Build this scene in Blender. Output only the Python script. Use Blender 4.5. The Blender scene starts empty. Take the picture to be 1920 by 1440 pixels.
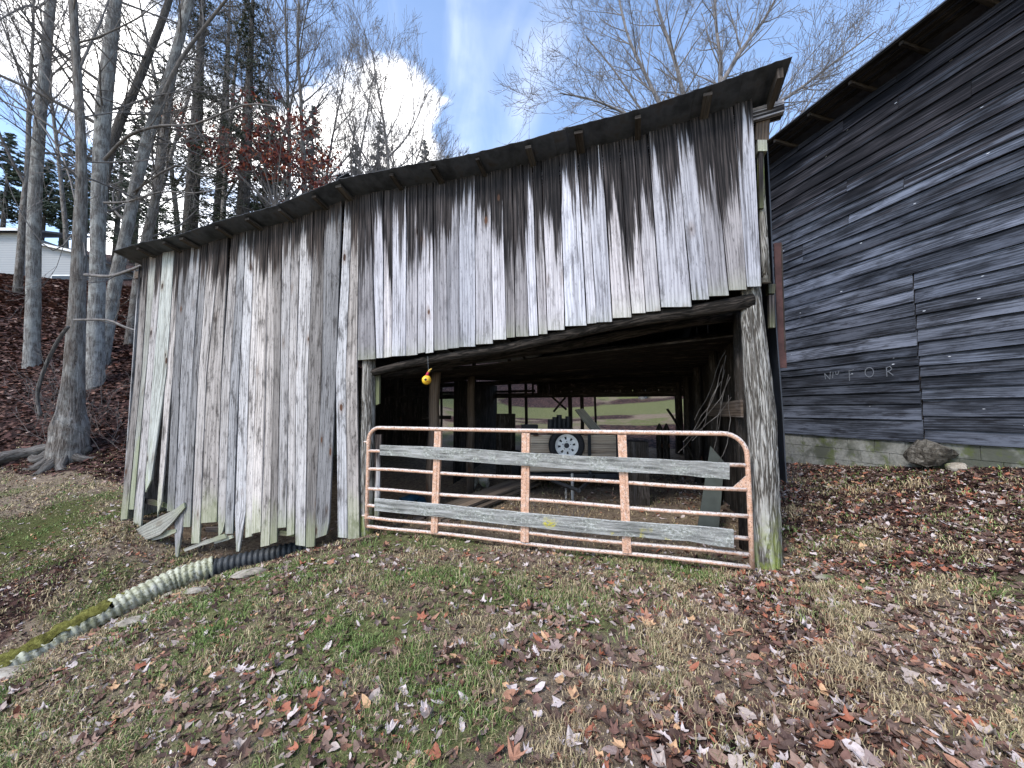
import bpy, math, random
import numpy as np
from mathutils import Vector

R = math.radians
rng = random.Random(11)
nrg = np.random.default_rng(5)
SC = bpy.context.scene
COL = SC.collection

# ------------------------------------------------------------------ camera
EYE = 1.52
F = 720.0                      # focal length in pixels of the 1920 px wide photograph
PITCH = R(3.8)
cam = bpy.data.cameras.new('camera')
cam_o = bpy.data.objects.new('camera', cam)
COL.objects.link(cam_o)
cam.sensor_width = 36.0
cam.lens = F / 1920.0 * 36.0
cam.clip_start = 0.05
cam.clip_end = 3000
cam_o.location = (0, 0, EYE)
cam_o.rotation_euler = (R(90) + PITCH, 0, 0)
SC.camera = cam_o

# ------------------------------------------------------------------ world, sun, exposure
SUN_EL, SUN_AZ = R(46), R(222)         # azimuth clockwise from +Y (straight ahead)
SKY_STRENGTH = 0.15
CLOUD_STRENGTH = 1.75
w = bpy.data.worlds.new('World')
SC.world = w
w.use_nodes = True
wn, wl = w.node_tree.nodes, w.node_tree.links
wn.clear()


def cdir(px, py):
    x, u = (px - 960) / F, (720 - py) / F
    return Vector((x, math.cos(PITCH) - u * math.sin(PITCH), math.sin(PITCH) + u * math.cos(PITCH)))


def wnode(t, **k):
    n = wn.new(t)
    for a, b in k.items():
        setattr(n, a, b)
    return n


def wmath(op, a, b=None, c=None, clamp=False):
    n = wn.new('ShaderNodeMath')
    n.operation = op
    n.use_clamp = clamp
    for i, v in enumerate((a, b, c)):
        if v is None:
            continue
        if isinstance(v, (int, float)):
            n.inputs[i].default_value = v
        else:
            wl.new(v, n.inputs[i])
    return n.outputs[0]


sky = wnode('ShaderNodeTexSky', sky_type='NISHITA', sun_disc=False, sun_elevation=SUN_EL, sun_rotation=SUN_AZ,
            air_density=1.0, dust_density=0.6, ozone_density=1.5, altitude=500)
bg_sky = wnode('ShaderNodeBackground')
bg_sky.inputs['Strength'].default_value = SKY_STRENGTH
wl.new(sky.outputs[0], bg_sky.inputs['Color'])
tc = wnode('ShaderNodeTexCoord')
nrm = wnode('ShaderNodeVectorMath', operation='NORMALIZE')
wl.new(tc.outputs['Generated'], nrm.inputs[0])
DIR = nrm.outputs[0]
cn = wnode('ShaderNodeTexNoise')
cn.inputs['Scale'].default_value = 2.6
cn.inputs['Detail'].default_value = 9
cn.inputs['Roughness'].default_value = 0.58
cn.inputs['Distortion'].default_value = 0.25
cmap = wnode('ShaderNodeMapping')
cmap.inputs['Location'].default_value = (3.1, 0.4, 1.7)
cmap.inputs['Scale'].default_value = (1, 1, 1.7)
wl.new(DIR, cmap.inputs['Vector'])
wl.new(cmap.outputs[0], cn.inputs['Vector'])
bias = wmath('ADD', cn.outputs['Fac'], -0.035)


def blob(px, py, rad, amt):
    global bias
    d = cdir(px, py).normalized()
    dt = wnode('ShaderNodeVectorMath', operation='DOT_PRODUCT')
    wl.new(DIR, dt.inputs[0])
    dt.inputs[1].default_value = d
    mr = wnode('ShaderNodeMapRange', interpolation_type='SMOOTHSTEP')
    wl.new(dt.outputs['Value'], mr.inputs['Value'])
    mr.inputs['From Min'].default_value = math.cos(R(rad))
    mr.inputs['From Max'].default_value = 1.0
    mr.inputs['To Max'].default_value = amt
    bias = wmath('ADD', bias, mr.outputs[0])


# the cumulus bank that stands behind the wood and the open blue beside it
for b in ((785, 120, 7, .16), (700, 200, 10, .16), (830, 250, 7, .12), (882, 185, 3.5, .14), (590, 250, 14, .16), (120, 150, 22, .13), (340, 230, 18, .12),
          (1040, 90, 22, -.3), (1290, 60, 26, -.3), (540, 20, 12, -.22), (1560, 80, 24, -.3), (920, 40, 10, -.14), (640, 60, 9, -.12), (20, 300, 8, -.25)):
    blob(*b)
cr = wnode('ShaderNodeMapRange', interpolation_type='SMOOTHSTEP')
wl.new(bias, cr.inputs['Value'])
cr.inputs['From Min'].default_value = 0.505
cr.inputs['From Max'].default_value = 0.70
# thin high wisps, everywhere
wi = wnode('ShaderNodeTexNoise')
wi.inputs['Scale'].default_value = 1.6
wi.inputs['Detail'].default_value = 6
wi.inputs['Distortion'].default_value = 1.3
wm = wnode('ShaderNodeMapping')
wm.inputs['Scale'].default_value = (2.6, 1.0, 0.55)
wm.inputs['Rotation'].default_value = (0, 0.35, 0.2)
wl.new(DIR, wm.inputs['Vector'])
wl.new(wm.outputs[0], wi.inputs['Vector'])
wr = wnode('ShaderNodeMapRange', interpolation_type='SMOOTHSTEP')
wl.new(wi.outputs['Fac'], wr.inputs['Value'])
wr.inputs['From Min'].default_value = 0.48
wr.inputs['From Max'].default_value = 0.85
wr.inputs['To Min'].default_value = 0.012
wr.inputs['To Max'].default_value = 0.17
mask = wmath('MAXIMUM', cr.outputs[0], wr.outputs[0], clamp=True)
cc = wnode('ShaderNodeTexNoise')
cc.inputs['Scale'].default_value = 7
cc.inputs['Detail'].default_value = 5
wl.new(cmap.outputs[0], cc.inputs['Vector'])
cramp = wnode('ShaderNodeValToRGB')
cramp.color_ramp.elements[0].position = 0.3
cramp.color_ramp.elements[0].color = (0.40, 0.42, 0.47, 1)
cramp.color_ramp.elements[1].position = 0.55
cramp.color_ramp.elements[1].color = (1, 0.98, 0.96, 1)
wl.new(cc.outputs['Fac'], cramp.inputs[0])
bg_c = wnode('ShaderNodeBackground')
bg_c.inputs['Strength'].default_value = CLOUD_STRENGTH
wl.new(cramp.outputs[0], bg_c.inputs['Color'])
mixs = wnode('ShaderNodeMixShader')
wl.new(mask, mixs.inputs[0])
wl.new(bg_sky.outputs[0], mixs.inputs[1])
wl.new(bg_c.outputs[0], mixs.inputs[2])
wo = wnode('ShaderNodeOutputWorld')
wl.new(mixs.outputs[0], wo.inputs['Surface'])

sun = bpy.data.lights.new('sun', 'SUN')
sun.energy = 1.5
sun.angle = R(18)
sun.color = (1, 0.96, 0.9)
sun_o = bpy.data.objects.new('sun', sun)
COL.objects.link(sun_o)
sd = Vector((math.sin(SUN_AZ) * math.cos(SUN_EL), math.cos(SUN_AZ) * math.cos(SUN_EL), math.sin(SUN_EL)))
sun_o.rotation_euler = sd.to_track_quat('Z', 'Y').to_euler()
sun_o.location = sd * 60

SC.view_settings.view_transform = 'Standard'
SC.view_settings.look = 'None'
SC.view_settings.gamma = 1
SC.view_settings.exposure = 1.42
SC.cycles.max_bounces = 6
SC.cycles.diffuse_bounces = 3
SC.cycles.transparent_max_bounces = 8

# ------------------------------------------------------------------ helpers
CAM = Vector((0, 0, EYE))


def lin(r, g, b):
    def f(v):
        v /= 255.0
        return v / 12.92 if v <= 0.04045 else ((v + 0.055) / 1.055) ** 2.4
    return (f(r), f(g), f(b), 1)


def at_y(px, py, y):
    d = cdir(px, py)
    return CAM + d * (y / d.y)


GL = Vector((-1.851, 5.05, 0))
GR = Vector((2.274, 3.764, 0))
U = (GR - GL).normalized()                 # along the shed front, to the right
NF = Vector((U.y, -U.x, 0))                # out of the shed front, towards the camera
DP = -NF                                   # into the shed


def on_wall(px, py, off=0.0):
    """where the sight line meets the shed front (off metres in front of it)"""
    d = cdir(px, py)
    t = ((GL + NF * off) - CAM).dot(NF) / d.dot(NF)
    return CAM + d * t


def W(u, z, off=0.0):
    return GL + U * u + NF * off + Vector((0, 0, z))


def ucoord(p):
    return (p - GL).dot(U)


def tag(o, label=None, cat=None, group=None, kind=None):
    for k, v in (('label', label), ('category', cat), ('group', group), ('kind', kind)):
        if v:
            o[k] = v
    return o


def thing(name, loc, label, cat, group=None):
    o = bpy.data.objects.new(name, None)
    o.empty_display_size = 0.2
    COL.objects.link(o)
    o.location = loc
    return tag(o, label, cat, group)


def wloc(o):
    v = Vector(o.location)
    while o.parent:
        o = o.parent
        v += o.location
    return v


class MB:
    def __init__(s):
        s.v, s.f, s.uv, s.uv2 = [], [], [], []

    def face(s, idx, uv=None, uv2=None):
        s.f.append(tuple(idx))
        n = len(idx)
        s.uv.extend(uv if uv else [(0, 0)] * n)
        s.uv2.extend(uv2 if uv2 else [(1, 1)] * n)

    def quad_box(s, c8, uvo=(0, 0)):
        """c8: bottom 4 then top 4 corners, counter-clockwise"""
        b = len(s.v)
        s.v.extend([tuple(p) for p in c8])
        c8 = [Vector(p) for p in c8]
        for fc in ((3, 2, 1, 0), (4, 5, 6, 7), (0, 1, 5, 4), (1, 2, 6, 5), (2, 3, 7, 6), (3, 0, 4, 7)):
            a, bb, c, d = (c8[i] for i in fc)
            e1, e2 = (bb - a).length, (d - a).length
            if e1 > e2:
                uv = [(0, 0), (0, e1), (e2, e1), (e2, 0)]
            else:
                uv = [(0, 0), (e1, 0), (e1, e2), (0, e2)]
            s.face([b + i for i in fc], [(p[0] + uvo[0], p[1] + uvo[1]) for p in uv])

    def box(s, p0, ax, ay, az, uvo=(0, 0)):
        """corner p0 and three edge vectors"""
        p0, ax, ay, az = Vector(p0), Vector(ax), Vector(ay), Vector(az)
        if ax.cross(ay).dot(az) < 0:
            ax, ay = ay, ax
        s.quad_box([p0, p0 + ax, p0 + ax + ay, p0 + ay, p0 + az, p0 + ax + az, p0 + ax + ay + az, p0 + ay + az], uvo)

    def tube(s, pts, rad, n=8, cap=True, bump=0.0, seed=0, uvo=(0, 0)):
        rr = random.Random(seed)
        pts = [Vector(p) for p in pts]
        b = len(s.v)
        m = len(pts)
        prev = None
        ang_b = [1 + rr.uniform(-bump, bump) for _ in range(n)]
        L = 0
        ls = []
        for i, p in enumerate(pts):
            t = (pts[min(i + 1, m - 1)] - pts[max(i - 1, 0)])
            t = t.normalized() if t.length > 1e-9 else Vector((0, 0, 1))
            if prev is None:
                a = Vector((0, 0, 1)) if abs(t.z) < 0.8 else Vector((0, -1, 0))
                x = t.cross(a).normalized()
            else:
                x = (prev - t * prev.dot(t)).normalized()
            prev = x
            y = t.cross(x)
            r = rad[i] if hasattr(rad, '__len__') else rad
            if i:
                L += (p - pts[i - 1]).length
            ls.append(L)
            for k in range(n):
                q = r * ang_b[k] * (1 + (rr.uniform(-bump, bump) * .6 if bump else 0))
                a = 2 * math.pi * k / n
                s.v.append(tuple(p + x * (math.cos(a) * q) + y * (math.sin(a) * q)))
        r0 = rad[0] if hasattr(rad, '__len__') else rad
        for i in range(m - 1):
            for k in range(n):
                k2 = (k + 1) % n
                u0, u1 = 2 * math.pi * r0 * k / n, 2 * math.pi * r0 * (k + 1) / n
                s.face((b + i * n + k, b + i * n + k2, b + (i + 1) * n + k2, b + (i + 1) * n + k),
                       [(u0 + uvo[0], ls[i] + uvo[1]), (u1 + uvo[0], ls[i] + uvo[1]), (u1 + uvo[0], ls[i + 1] + uvo[1]), (u0 + uvo[0], ls[i + 1] + uvo[1])],
                       [(L - ls[i], ls[i]), (L - ls[i], ls[i]), (L - ls[i + 1], ls[i + 1]), (L - ls[i + 1], ls[i + 1])])
        if cap:
            s.face([b + k for k in range(n)][::-1])
            s.face([b + (m - 1) * n + k for k in range(n)])

    def build(s, name, mat, parent=None, smooth=False, bevel=0.0):
        off = wloc(parent) if parent else Vector((0, 0, 0))
        me = bpy.data.meshes.new(name)
        me.from_pydata([(x - off.x, y - off.y, z - off.z) for x, y, z in s.v], [], s.f)
        u = me.uv_layers.new(name='UVMap')
        u.data.foreach_set('uv', [c for p in s.uv for c in p])
        u2 = me.uv_layers.new(name='pos')
        u2.data.foreach_set('uv', [c for p in s.uv2 for c in p])
        if smooth:
            me.polygons.foreach_set('use_smooth', [True] * len(me.polygons))
        if mat:
            me.materials.append(mat)
        me.update()
        o = bpy.data.objects.new(name, me)
        COL.objects.link(o)
        if parent:
            o.parent = parent
        if bevel:
            m = o.modifiers.new('b', 'BEVEL')
            m.width = bevel
            m.segments = 1
            m.limit_method = 'ANGLE'
        return o


def empty_part(name, parent):
    o = bpy.data.objects.new(name, None)
    COL.objects.link(o)
    o.parent = parent
    return o


def board(name, levels, normal, thick, mat, parent, pos=None, jag=0.004, seed=None, segs=None):
    """a plank: levels is a list of (left point, right point) along its length on its outer face"""
    rr = random.Random(seed if seed is not None else rng.random())
    n = Vector(normal).normalized()
    lv = [(Vector(a), Vector(b)) for a, b in levels]
    if segs:
        out = []
        for i in range(len(lv) - 1):
            k = segs
            for j in range(k):
                t = j / k
                out.append((lv[i][0].lerp(lv[i + 1][0], t), lv[i][1].lerp(lv[i + 1][1], t)))
        out.append(lv[-1])
        lv = out
    uo = (rr.uniform(0, 50), rr.uniform(0, 50))
    mb = MB()
    L = 0
    ls = []
    for i, (a, b) in enumerate(lv):
        if i:
            L += ((a + b) * .5 - (lv[i - 1][0] + lv[i - 1][1]) * .5).length
        ls.append(L)
    m = len(lv)
    cup = rr.uniform(-.004, .004)
    for i, (a, b) in enumerate(lv):
        e = (b - a)
        wd = e.length
        e = e.normalized() if wd > 1e-9 else Vector((1, 0, 0))
        ja, jb = (rr.uniform(-jag, jag), rr.uniform(-jag, jag)) if jag else (0, 0)
        a2, b2 = a + e * ja, b + e * jb
        bow = n * (cup * math.sin(i * 1.7))
        mb.v += [tuple(a2 + bow), tuple(b2 + bow), tuple(b2 - n * thick + bow), tuple(a2 - n * thick + bow)]
    wd = (lv[0][1] - lv[0][0]).length
    us = (0, wd, wd + thick, 2 * wd + thick, 2 * wd + 2 * thick)

    def p2(i, pt):
        if pos:
            return pos(Vector(pt))
        return (ls[i], L - ls[i])
    for i in range(m - 1):
        for k in range(4):
            k2 = (k + 1) % 4
            i0, i1, i2, i3 = i * 4 + k, (i + 1) * 4 + k, (i + 1) * 4 + k2, i * 4 + k2
            mb.face((i0, i1, i2, i3),
                    [(us[k] + uo[0], uo[1] - ls[i]), (us[k] + uo[0], uo[1] - ls[i + 1]), (us[k + 1] + uo[0], uo[1] - ls[i + 1]), (us[k + 1] + uo[0], uo[1] - ls[i])],
                    [p2(i, mb.v[i0]), p2(i + 1, mb.v[i1]), p2(i + 1, mb.v[i2]), p2(i, mb.v[i3])])
    for i, fl in ((0, (0, 1, 2, 3)), (m - 1, (3, 2, 1, 0))):
        mb.face([i * 4 + k for k in fl], [(uo[0], uo[1]), (uo[0] + wd, uo[1]), (uo[0] + wd, uo[1] + thick), (uo[0], uo[1] + thick)], [p2(i, mb.v[i * 4 + k]) for k in fl])
    # outward orientation
    v = mb.v
    e = Vector(v[1]) - Vector(v[0])
    dn = Vector(v[4]) - Vector(v[0])
    if (dn.cross(e)).dot(n) < 0:
        uvs, uv2s, fs = [], [], []
        c = 0
        for f in mb.f:
            k = len(f)
            fs.append(f[::-1])
            uvs += mb.uv[c:c + k][::-1]
            uv2s += mb.uv2[c:c + k][::-1]
            c += k
        mb.f, mb.uv, mb.uv2 = fs, uvs, uv2s
    return mb.build(name, mat, parent)


def mesh_np(name, V, T, mat, attrs=None, parent=None, smooth=False):
    """V (n,3), T (m,3) numpy; attrs: name -> per-vertex floats"""
    me = bpy.data.meshes.new(name)
    V = np.asarray(V, dtype=np.float32)
    T = np.asarray(T, dtype=np.int32)
    me.vertices.add(len(V))
    me.vertices.foreach_set('co', V.ravel())
    me.loops.add(T.size)
    me.loops.foreach_set('vertex_index', T.ravel())
    me.polygons.add(len(T))
    me.polygons.foreach_set('loop_start', np.arange(0, T.size, T.shape[1], dtype=np.int32))
    me.polygons.foreach_set('loop_total', np.full(len(T), T.shape[1], dtype=np.int32))
    if smooth:
        me.polygons.foreach_set('use_smooth', np.ones(len(T), dtype=bool))
    for k, a in (attrs or {}).items():
        at = me.attributes.new(k, 'FLOAT', 'POINT')
        at.data.foreach_set('value', np.asarray(a, dtype=np.float32))
    me.update(calc_edges=True)
    me.validate()
    if mat:
        me.materials.append(mat)
    o = bpy.data.objects.new(name, me)
    COL.objects.link(o)
    if parent:
        o.parent = parent
    return o


# ------------------------------------------------------------------ materials
class NT:
    def __init__(s, name, rough=0.85, spec=0.25):
        s.m = bpy.data.materials.new(name)
        s.m.use_nodes = True
        s.n, s.l = s.m.node_tree.nodes, s.m.node_tree.links
        s.n.clear()
        s.out = s.n.new('ShaderNodeOutputMaterial')
        s.b = s.n.new('ShaderNodeBsdfPrincipled')
        s.b.inputs['Roughness'].default_value = rough
        s.b.inputs['Specular IOR Level'].default_value = spec
        s.l.new(s.b.outputs[0], s.out.inputs[0])

    def put(s, sock, v):
        if hasattr(v, 'is_linked') or hasattr(v, 'links'):
            s.l.new(v, sock)
        else:
            if sock.type == 'RGBA' and len(v) == 3:
                v = (*v, 1)
            sock.default_value = v

    def node(s, t, ins=None, **k):
        n = s.n.new(t)
        for a, b in k.items():
            setattr(n, a, b)
        for a, b in (ins or {}).items():
            s.put(n.inputs[a], b)
        return n

    def uv(s, name='UVMap'):
        return s.node('ShaderNodeUVMap', uv_map=name).outputs[0]

    def pos(s):
        return s.node('ShaderNodeNewGeometry').outputs['Position']

    def rnd(s):
        return s.node('ShaderNodeObjectInfo').outputs['Random']

    def attr(s, n):
        return s.node('ShaderNodeAttribute', attribute_name=n).outputs['Fac']

    def scale(s, vec, sc, loc=(0, 0, 0)):
        return s.node('ShaderNodeMapping', {'Vector': vec, 'Scale': sc, 'Location': loc}).outputs[0]

    def noise(s, vec, scale, detail=4, rough=.55, dist=0.0):
        return s.node('ShaderNodeTexNoise', {'Vector': vec, 'Scale': scale, 'Detail': detail, 'Roughness': rough, 'Distortion': dist}).outputs['Fac']

    def vor(s, vec, scale, feature='F1', out='Distance', rand=1.0):
        return s.node('ShaderNodeTexVoronoi', {'Vector': vec, 'Scale': scale, 'Randomness': rand}, feature=feature).outputs[out]

    def ramp(s, fac, stops, interp='LINEAR'):
        n = s.node('ShaderNodeValToRGB', {'Fac': fac})
        e = n.color_ramp.elements
        n.color_ramp.interpolation = interp
        while len(e) < len(stops):
            e.new(0.5)
        for el, (p, c) in zip(e, stops):
            el.position = p
            el.color = c if len(c) == 4 else (*c, 1)
        return n.outputs[0]

    def rng(s, v, a, b, c=0.0, d=1.0, smooth=True):
        return s.node('ShaderNodeMapRange', {'Value': v, 'From Min': a, 'From Max': b, 'To Min': c, 'To Max': d},
                      interpolation_type='SMOOTHSTEP' if smooth else 'LINEAR').outputs[0]

    def math(s, op, a, b=0.0, clamp=False):
        return s.node('ShaderNodeMath', {0: a, 1: b}, operation=op, use_clamp=clamp).outputs[0]

    def mix(s, fac, a, b, mode='MIX'):
        n = s.n.new('ShaderNodeMix')
        n.data_type = 'RGBA'
        n.blend_type = mode
        s.put(n.inputs[0], fac)
        s.put(n.inputs[6], a)
        s.put(n.inputs[7], b)
        return n.outputs[2]

    def sep(s, vec):
        return s.node('ShaderNodeSeparateXYZ', {'Vector': vec}).outputs

    def bump(s, h, strength=.4, dist=.01):
        n = s.node('ShaderNodeBump', {'Height': h, 'Strength': strength, 'Distance': dist})
        s.l.new(n.outputs[0], s.b.inputs['Normal'])

    def color(s, c):
        s.put(s.b.inputs['Base Color'], c)
        return s.m


def flat(name, col, rough=.8, noise=.25, sc=18, metallic=0.0, bump=.2):
    t = NT(name, rough)
    n = t.noise(t.pos(), sc, 5)
    a = tuple(c * (1 - noise) for c in col[:3])
    b = tuple(min(1, c * (1 + noise)) for c in col[:3])
    t.b.inputs['Metallic'].default_value = metallic
    t.bump(n, bump, .01)
    return t.color(t.ramp(n, [(.3, a), (.7, b)]))


def wood(name, pale, mid, dark, stain=(.10, .095, .095), stain_len=0.0, green=0.0, streak=1.0, bumps=.5, flecks=False, tone=.35, patch=0.0, knots=True, lichen=0.0, blotch=.35, warm=.35, fine=1.0):
    t = NT(name, .92, .07)
    uv = t.uv()
    rnd = t.rnd()
    g1 = t.noise(t.scale(uv, (26, 1.1, 1)), 1, 6, .62, .3)
    g2 = t.noise(t.scale(uv, (140, 3.0, 1)), 1, 4, .6)
    wv = t.node('ShaderNodeTexWave', {'Vector': t.scale(uv, (1, .055, 1)), 'Scale': 9.0, 'Distortion': 9.0, 'Detail': 3.0, 'Detail Scale': 1.4}).outputs['Fac']
    g3 = t.noise(t.scale(uv, (5, .8, 1)), 1, 4, .6)
    k1, k2, k3 = .38 * fine, .17 * fine, .12 * fine
    g = t.math('ADD', t.math('MULTIPLY', g1, k1), t.math('ADD', t.math('MULTIPLY', g2, k2), t.math('ADD', t.math('MULTIPLY', wv, k3), t.math('MULTIPLY', g3, 1 - k1 - k2 - k3))))
    col = t.ramp(g, [(.34, dark), (.45, mid), (.58, pale)])
    # board to board differences
    k = t.rng(rnd, 0, 1, 1 - tone, 1 + tone * .55, False)
    kk = t.node('ShaderNodeCombineColor', {0: k, 1: k, 2: t.math('MULTIPLY', k, 1.0)}).outputs[0]
    col = t.mix(1.0, col, kk, 'MULTIPLY')
    r2 = t.math('FRACT', t.math('MULTIPLY', rnd, 37.3))
    col = t.mix(t.math('MULTIPLY', r2, warm), col, t.mix(1.0, col, (1.12, .97, .82, 1), 'MULTIPLY'))
    if blotch:
        bm = t.rng(t.noise(t.scale(uv, (11, 2.2, 1), (2, 5, 0)), 1, 6, .7), .50, .66)
        col = t.mix(t.math('MULTIPLY', bm, blotch), col, (stain[0] * 1.7, stain[1] * 1.5, stain[2] * 1.35, 1))
        bm2 = t.rng(t.noise(t.scale(uv, (70, 9, 1), (2, 5, 0)), 1, 4, .7), .56, .66)
        col = t.mix(t.math('MULTIPLY', bm2, blotch * fine), col, stain)
    crk = t.rng(t.math('ABSOLUTE', t.math('SUBTRACT', t.noise(t.scale(uv, (22, .45, 1), (9, 2, 0)), 1, 2, .5), .5)), .0, .010, 1, 0)
    crk = t.math('MULTIPLY', crk, t.rng(t.noise(t.scale(uv, (6, .9, 1), (4, 4, 0)), 1, 2), .48, .60))
    col = t.mix(t.math('MULTIPLY', crk, .75), col, stain)
    x, y, _ = t.sep(t.uv('pos'))
    if patch:
        pn = t.rng(t.noise(t.scale(uv, (4.5, .9, 1)), 1, 6, .68), .52, .70)
        col = t.mix(t.math('MULTIPLY', pn, patch), col, pale)
    if stain_len:
        sn = t.noise(t.scale(uv, (10, .30, 1)), 1, 3, .6)
        sn2 = t.noise(t.scale(uv, (48, 1.0, 1)), 1, 4, .65)
        lim = t.math('ADD', t.math('MULTIPLY', t.math('ADD', sn, t.math('MULTIPLY', sn2, .55)), 3.0), t.math('ADD', t.math('MULTIPLY', r2, .8), -1.78))
        lim = t.math('MULTIPLY', lim, stain_len)
        m = t.rng(t.math('SUBTRACT', x, lim), -.38, .09, 1.0, 0.0)
        top_c = t.ramp(t.math('ADD', t.math('MULTIPLY', g, .7), t.math('MULTIPLY', sn2, .4)), [(.47, stain), (.545, (stain[0] * 2.3, stain[1] * 2.2, stain[2] * 2.1)), (.60, (stain[0] * 5.5, stain[1] * 4.9, stain[2] * 4.4)), (.68, (stain[0] * 12, stain[1] * 11, stain[2] * 10.4))])
        col = t.mix(t.math('MULTIPLY', m, .9), col, top_c)
        m2 = t.rng(t.math('SUBTRACT', x, t.math('MULTIPLY', lim, .85)), -.16, .05, 1.0, 0.0)
        col = t.mix(t.math('MULTIPLY', m2, .85), col, top_c)
    if streak:
        st = t.rng(t.noise(t.scale(uv, (16, .25, 1), (7, 3, 0)), 1, 3, .55), .57, .72)
        col = t.mix(t.math('MULTIPLY', st, .55 * streak), col, (*stain[:3], 1))
    if green:
        gn = t.noise(t.scale(uv, (7, 1.6, 1)), 1, 4, .6)
        gm = t.rng(t.math('SUBTRACT', y, t.math('MULTIPLY', t.math('ADD', gn, t.math('MULTIPLY', t.math('SUBTRACT', r2, .75), .5)), 1.9 * green)), -.35, .2, 1, 0)
        col = t.mix(t.math('MULTIPLY', gm, .42), col, (.27, .30, .15, 1))
    if knots:
        vd = t.vor(t.scale(uv, (5.2, 2.1, 1)), 1)
        vc = t.sep(t.vor(t.scale(uv, (5.2, 2.1, 1)), 1, out='Color'))[0]
        pick = t.rng(vc, .62, .64)
        km = t.math('MULTIPLY', t.rng(vd, .085, .13, 1, 0), pick)
        kr = t.math('MULTIPLY', t.rng(vd, .12, .32, .7, 0), pick)
        col = t.mix(kr, col, t.mix(1.0, col, (.62, .55, .5, 1), 'MULTIPLY'))
        col = t.mix(km, col, t.ramp(vc, [(.72, (.03, .021, .018)), (.9, (.085, .045, .03))]))
    if flecks:
        fd = t.vor(t.scale(uv, (26, 7, 1)), 1)
        fc = t.sep(t.vor(t.scale(uv, (26, 7, 1)), 1, out='Color'))[1]
        fm = t.math('MULTIPLY', t.rng(fd, .10, .16, 1, 0), t.rng(fc, .965, .975))
        col = t.mix(fm, col, (.6, .62, .66, 1))
    if lichen:
        ln = t.rng(t.noise(uv, 38, 6, .7), .5, .62)
        ln2 = t.rng(t.noise(uv, 5, 3, .6), .42, .62)
        col = t.mix(t.math('MULTIPLY', t.math('MULTIPLY', ln, ln2), lichen), col, (.50, .53, .45, 1))
        yl = t.math('MULTIPLY', t.rng(t.noise(uv, 3.1, 3, .6), .63, .70), t.rng(t.noise(uv, 40, 4, .6), .45, .6))
        col = t.mix(yl, col, (.48, .42, .04, 1))
    t.bump(g, bumps, .012)
    return t.color(col)


def bark(name, stops, ridge=1.0, bump=.8, green=0.0, pale=0.0):
    t = NT(name, .92, .15)
    uv = t.uv()
    n1 = t.noise(t.scale(uv, (17, 2.4, 1)), 1, 5, .6, 1.0 * ridge)
    n2 = t.noise(t.scale(uv, (60, 18, 1)), 1, 4, .6)
    f1 = t.rng(t.math('ABSOLUTE', t.math('SUBTRACT', t.noise(t.scale(uv, (20, 1.7, 1), (3, 1, 0)), 1, 3, .6, 1.4), .5)), 0, .11)
    h = t.math('ADD', t.math('MULTIPLY', n1, .45), t.math('ADD', t.math('MULTIPLY', n2, .25), t.math('MULTIPLY', f1, .26 * ridge)))
    if ridge < .9:
        h = t.math('ADD', h, .26 - .26 * ridge)
    col = t.ramp(h, stops)
    if pale:
        pn = t.rng(t.noise(uv, 2.3, 5, .65), .45, .62)
        col = t.mix(t.math('MULTIPLY', pn, pale), col, (.44, .45, .43, 1))
        bn = t.rng(t.noise(t.scale(uv, (5, 22, 1)), 1, 3, .6), .62, .7)
        col = t.mix(t.math('MULTIPLY', bn, .6), col, (.09, .085, .08, 1))
    if green:
        y = t.sep(t.uv('pos'))[1]
        gm = t.math('MULTIPLY', t.rng(y, .1, .9, 1, 0), t.rng(t.noise(uv, 5, 4, .6), .38, .58))
        col = t.mix(t.math('MULTIPLY', gm, green), col, (.23, .27, .06, 1))
    t.bump(h, bump, .03)
    return t.color(col)


M = {}
M['siding'] = wood('weathered_siding', (.44, .435, .475), (.30, .295, .325), (.105, .10, .109), (.008, .0076, .0082), stain_len=1.12, green=.10, streak=.75, blotch=.45, tone=.5, warm=.55)
M['siding_left'] = wood('weathered_siding_low', (.42, .41, .42), (.265, .257, .262), (.08, .074, .072), (.0105, .0092, .009), stain_len=.75, green=.42, streak=.9, blotch=.72, tone=.6, warm=.6)
M['greenboard'] = wood('algae_board', (.40, .405, .38), (.26, .262, .24), (.10, .10, .085), (.03, .027, .026), stain_len=.3, green=1.35, streak=.4, blotch=.4)
M['brownboard'] = wood('brown_board', (.36, .29, .25), (.24, .19, .165), (.10, .08, .07), green=.3, streak=.5)
M['barn'] = wood('barn_board', (.125, .14, .18), (.032, .036, .046), (.009, .010, .013), (.006, .0063, .008), streak=.8, stain_len=1.7, flecks=True, tone=.6, patch=.5, bumps=.7, blotch=.7, warm=.2, fine=.55, knots=False)
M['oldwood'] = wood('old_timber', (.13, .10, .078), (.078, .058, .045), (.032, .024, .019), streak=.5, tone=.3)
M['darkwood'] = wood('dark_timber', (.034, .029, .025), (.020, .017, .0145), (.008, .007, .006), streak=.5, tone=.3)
M['trailerplank_lit'] = wood('trailer_plank_lit', (.46, .40, .33), (.34, .28, .22), (.17, .13, .10), streak=.4, tone=.2, blotch=.2)  # paler than the side planks: light on the trailer front put into the colour
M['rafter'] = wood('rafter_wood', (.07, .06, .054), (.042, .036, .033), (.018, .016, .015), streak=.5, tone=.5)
M['lumber'] = wood('stacked_lumber', (.22, .18, .14), (.14, .11, .09), (.06, .05, .04), streak=.4, tone=.4)
M['paleplank'] = wood('grey_plank', (.42, .42, .38), (.29, .29, .26), (.13, .13, .12), green=.3, lichen=.4)
t = NT('lichen_board', .92, .15)
uv = t.uv()
a1 = t.noise(t.scale(uv, (30, 2.2, 1)), 1, 5, .6)
a2 = t.noise(t.scale(uv, (9, 4, 1)), 1, 6, .72)
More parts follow.
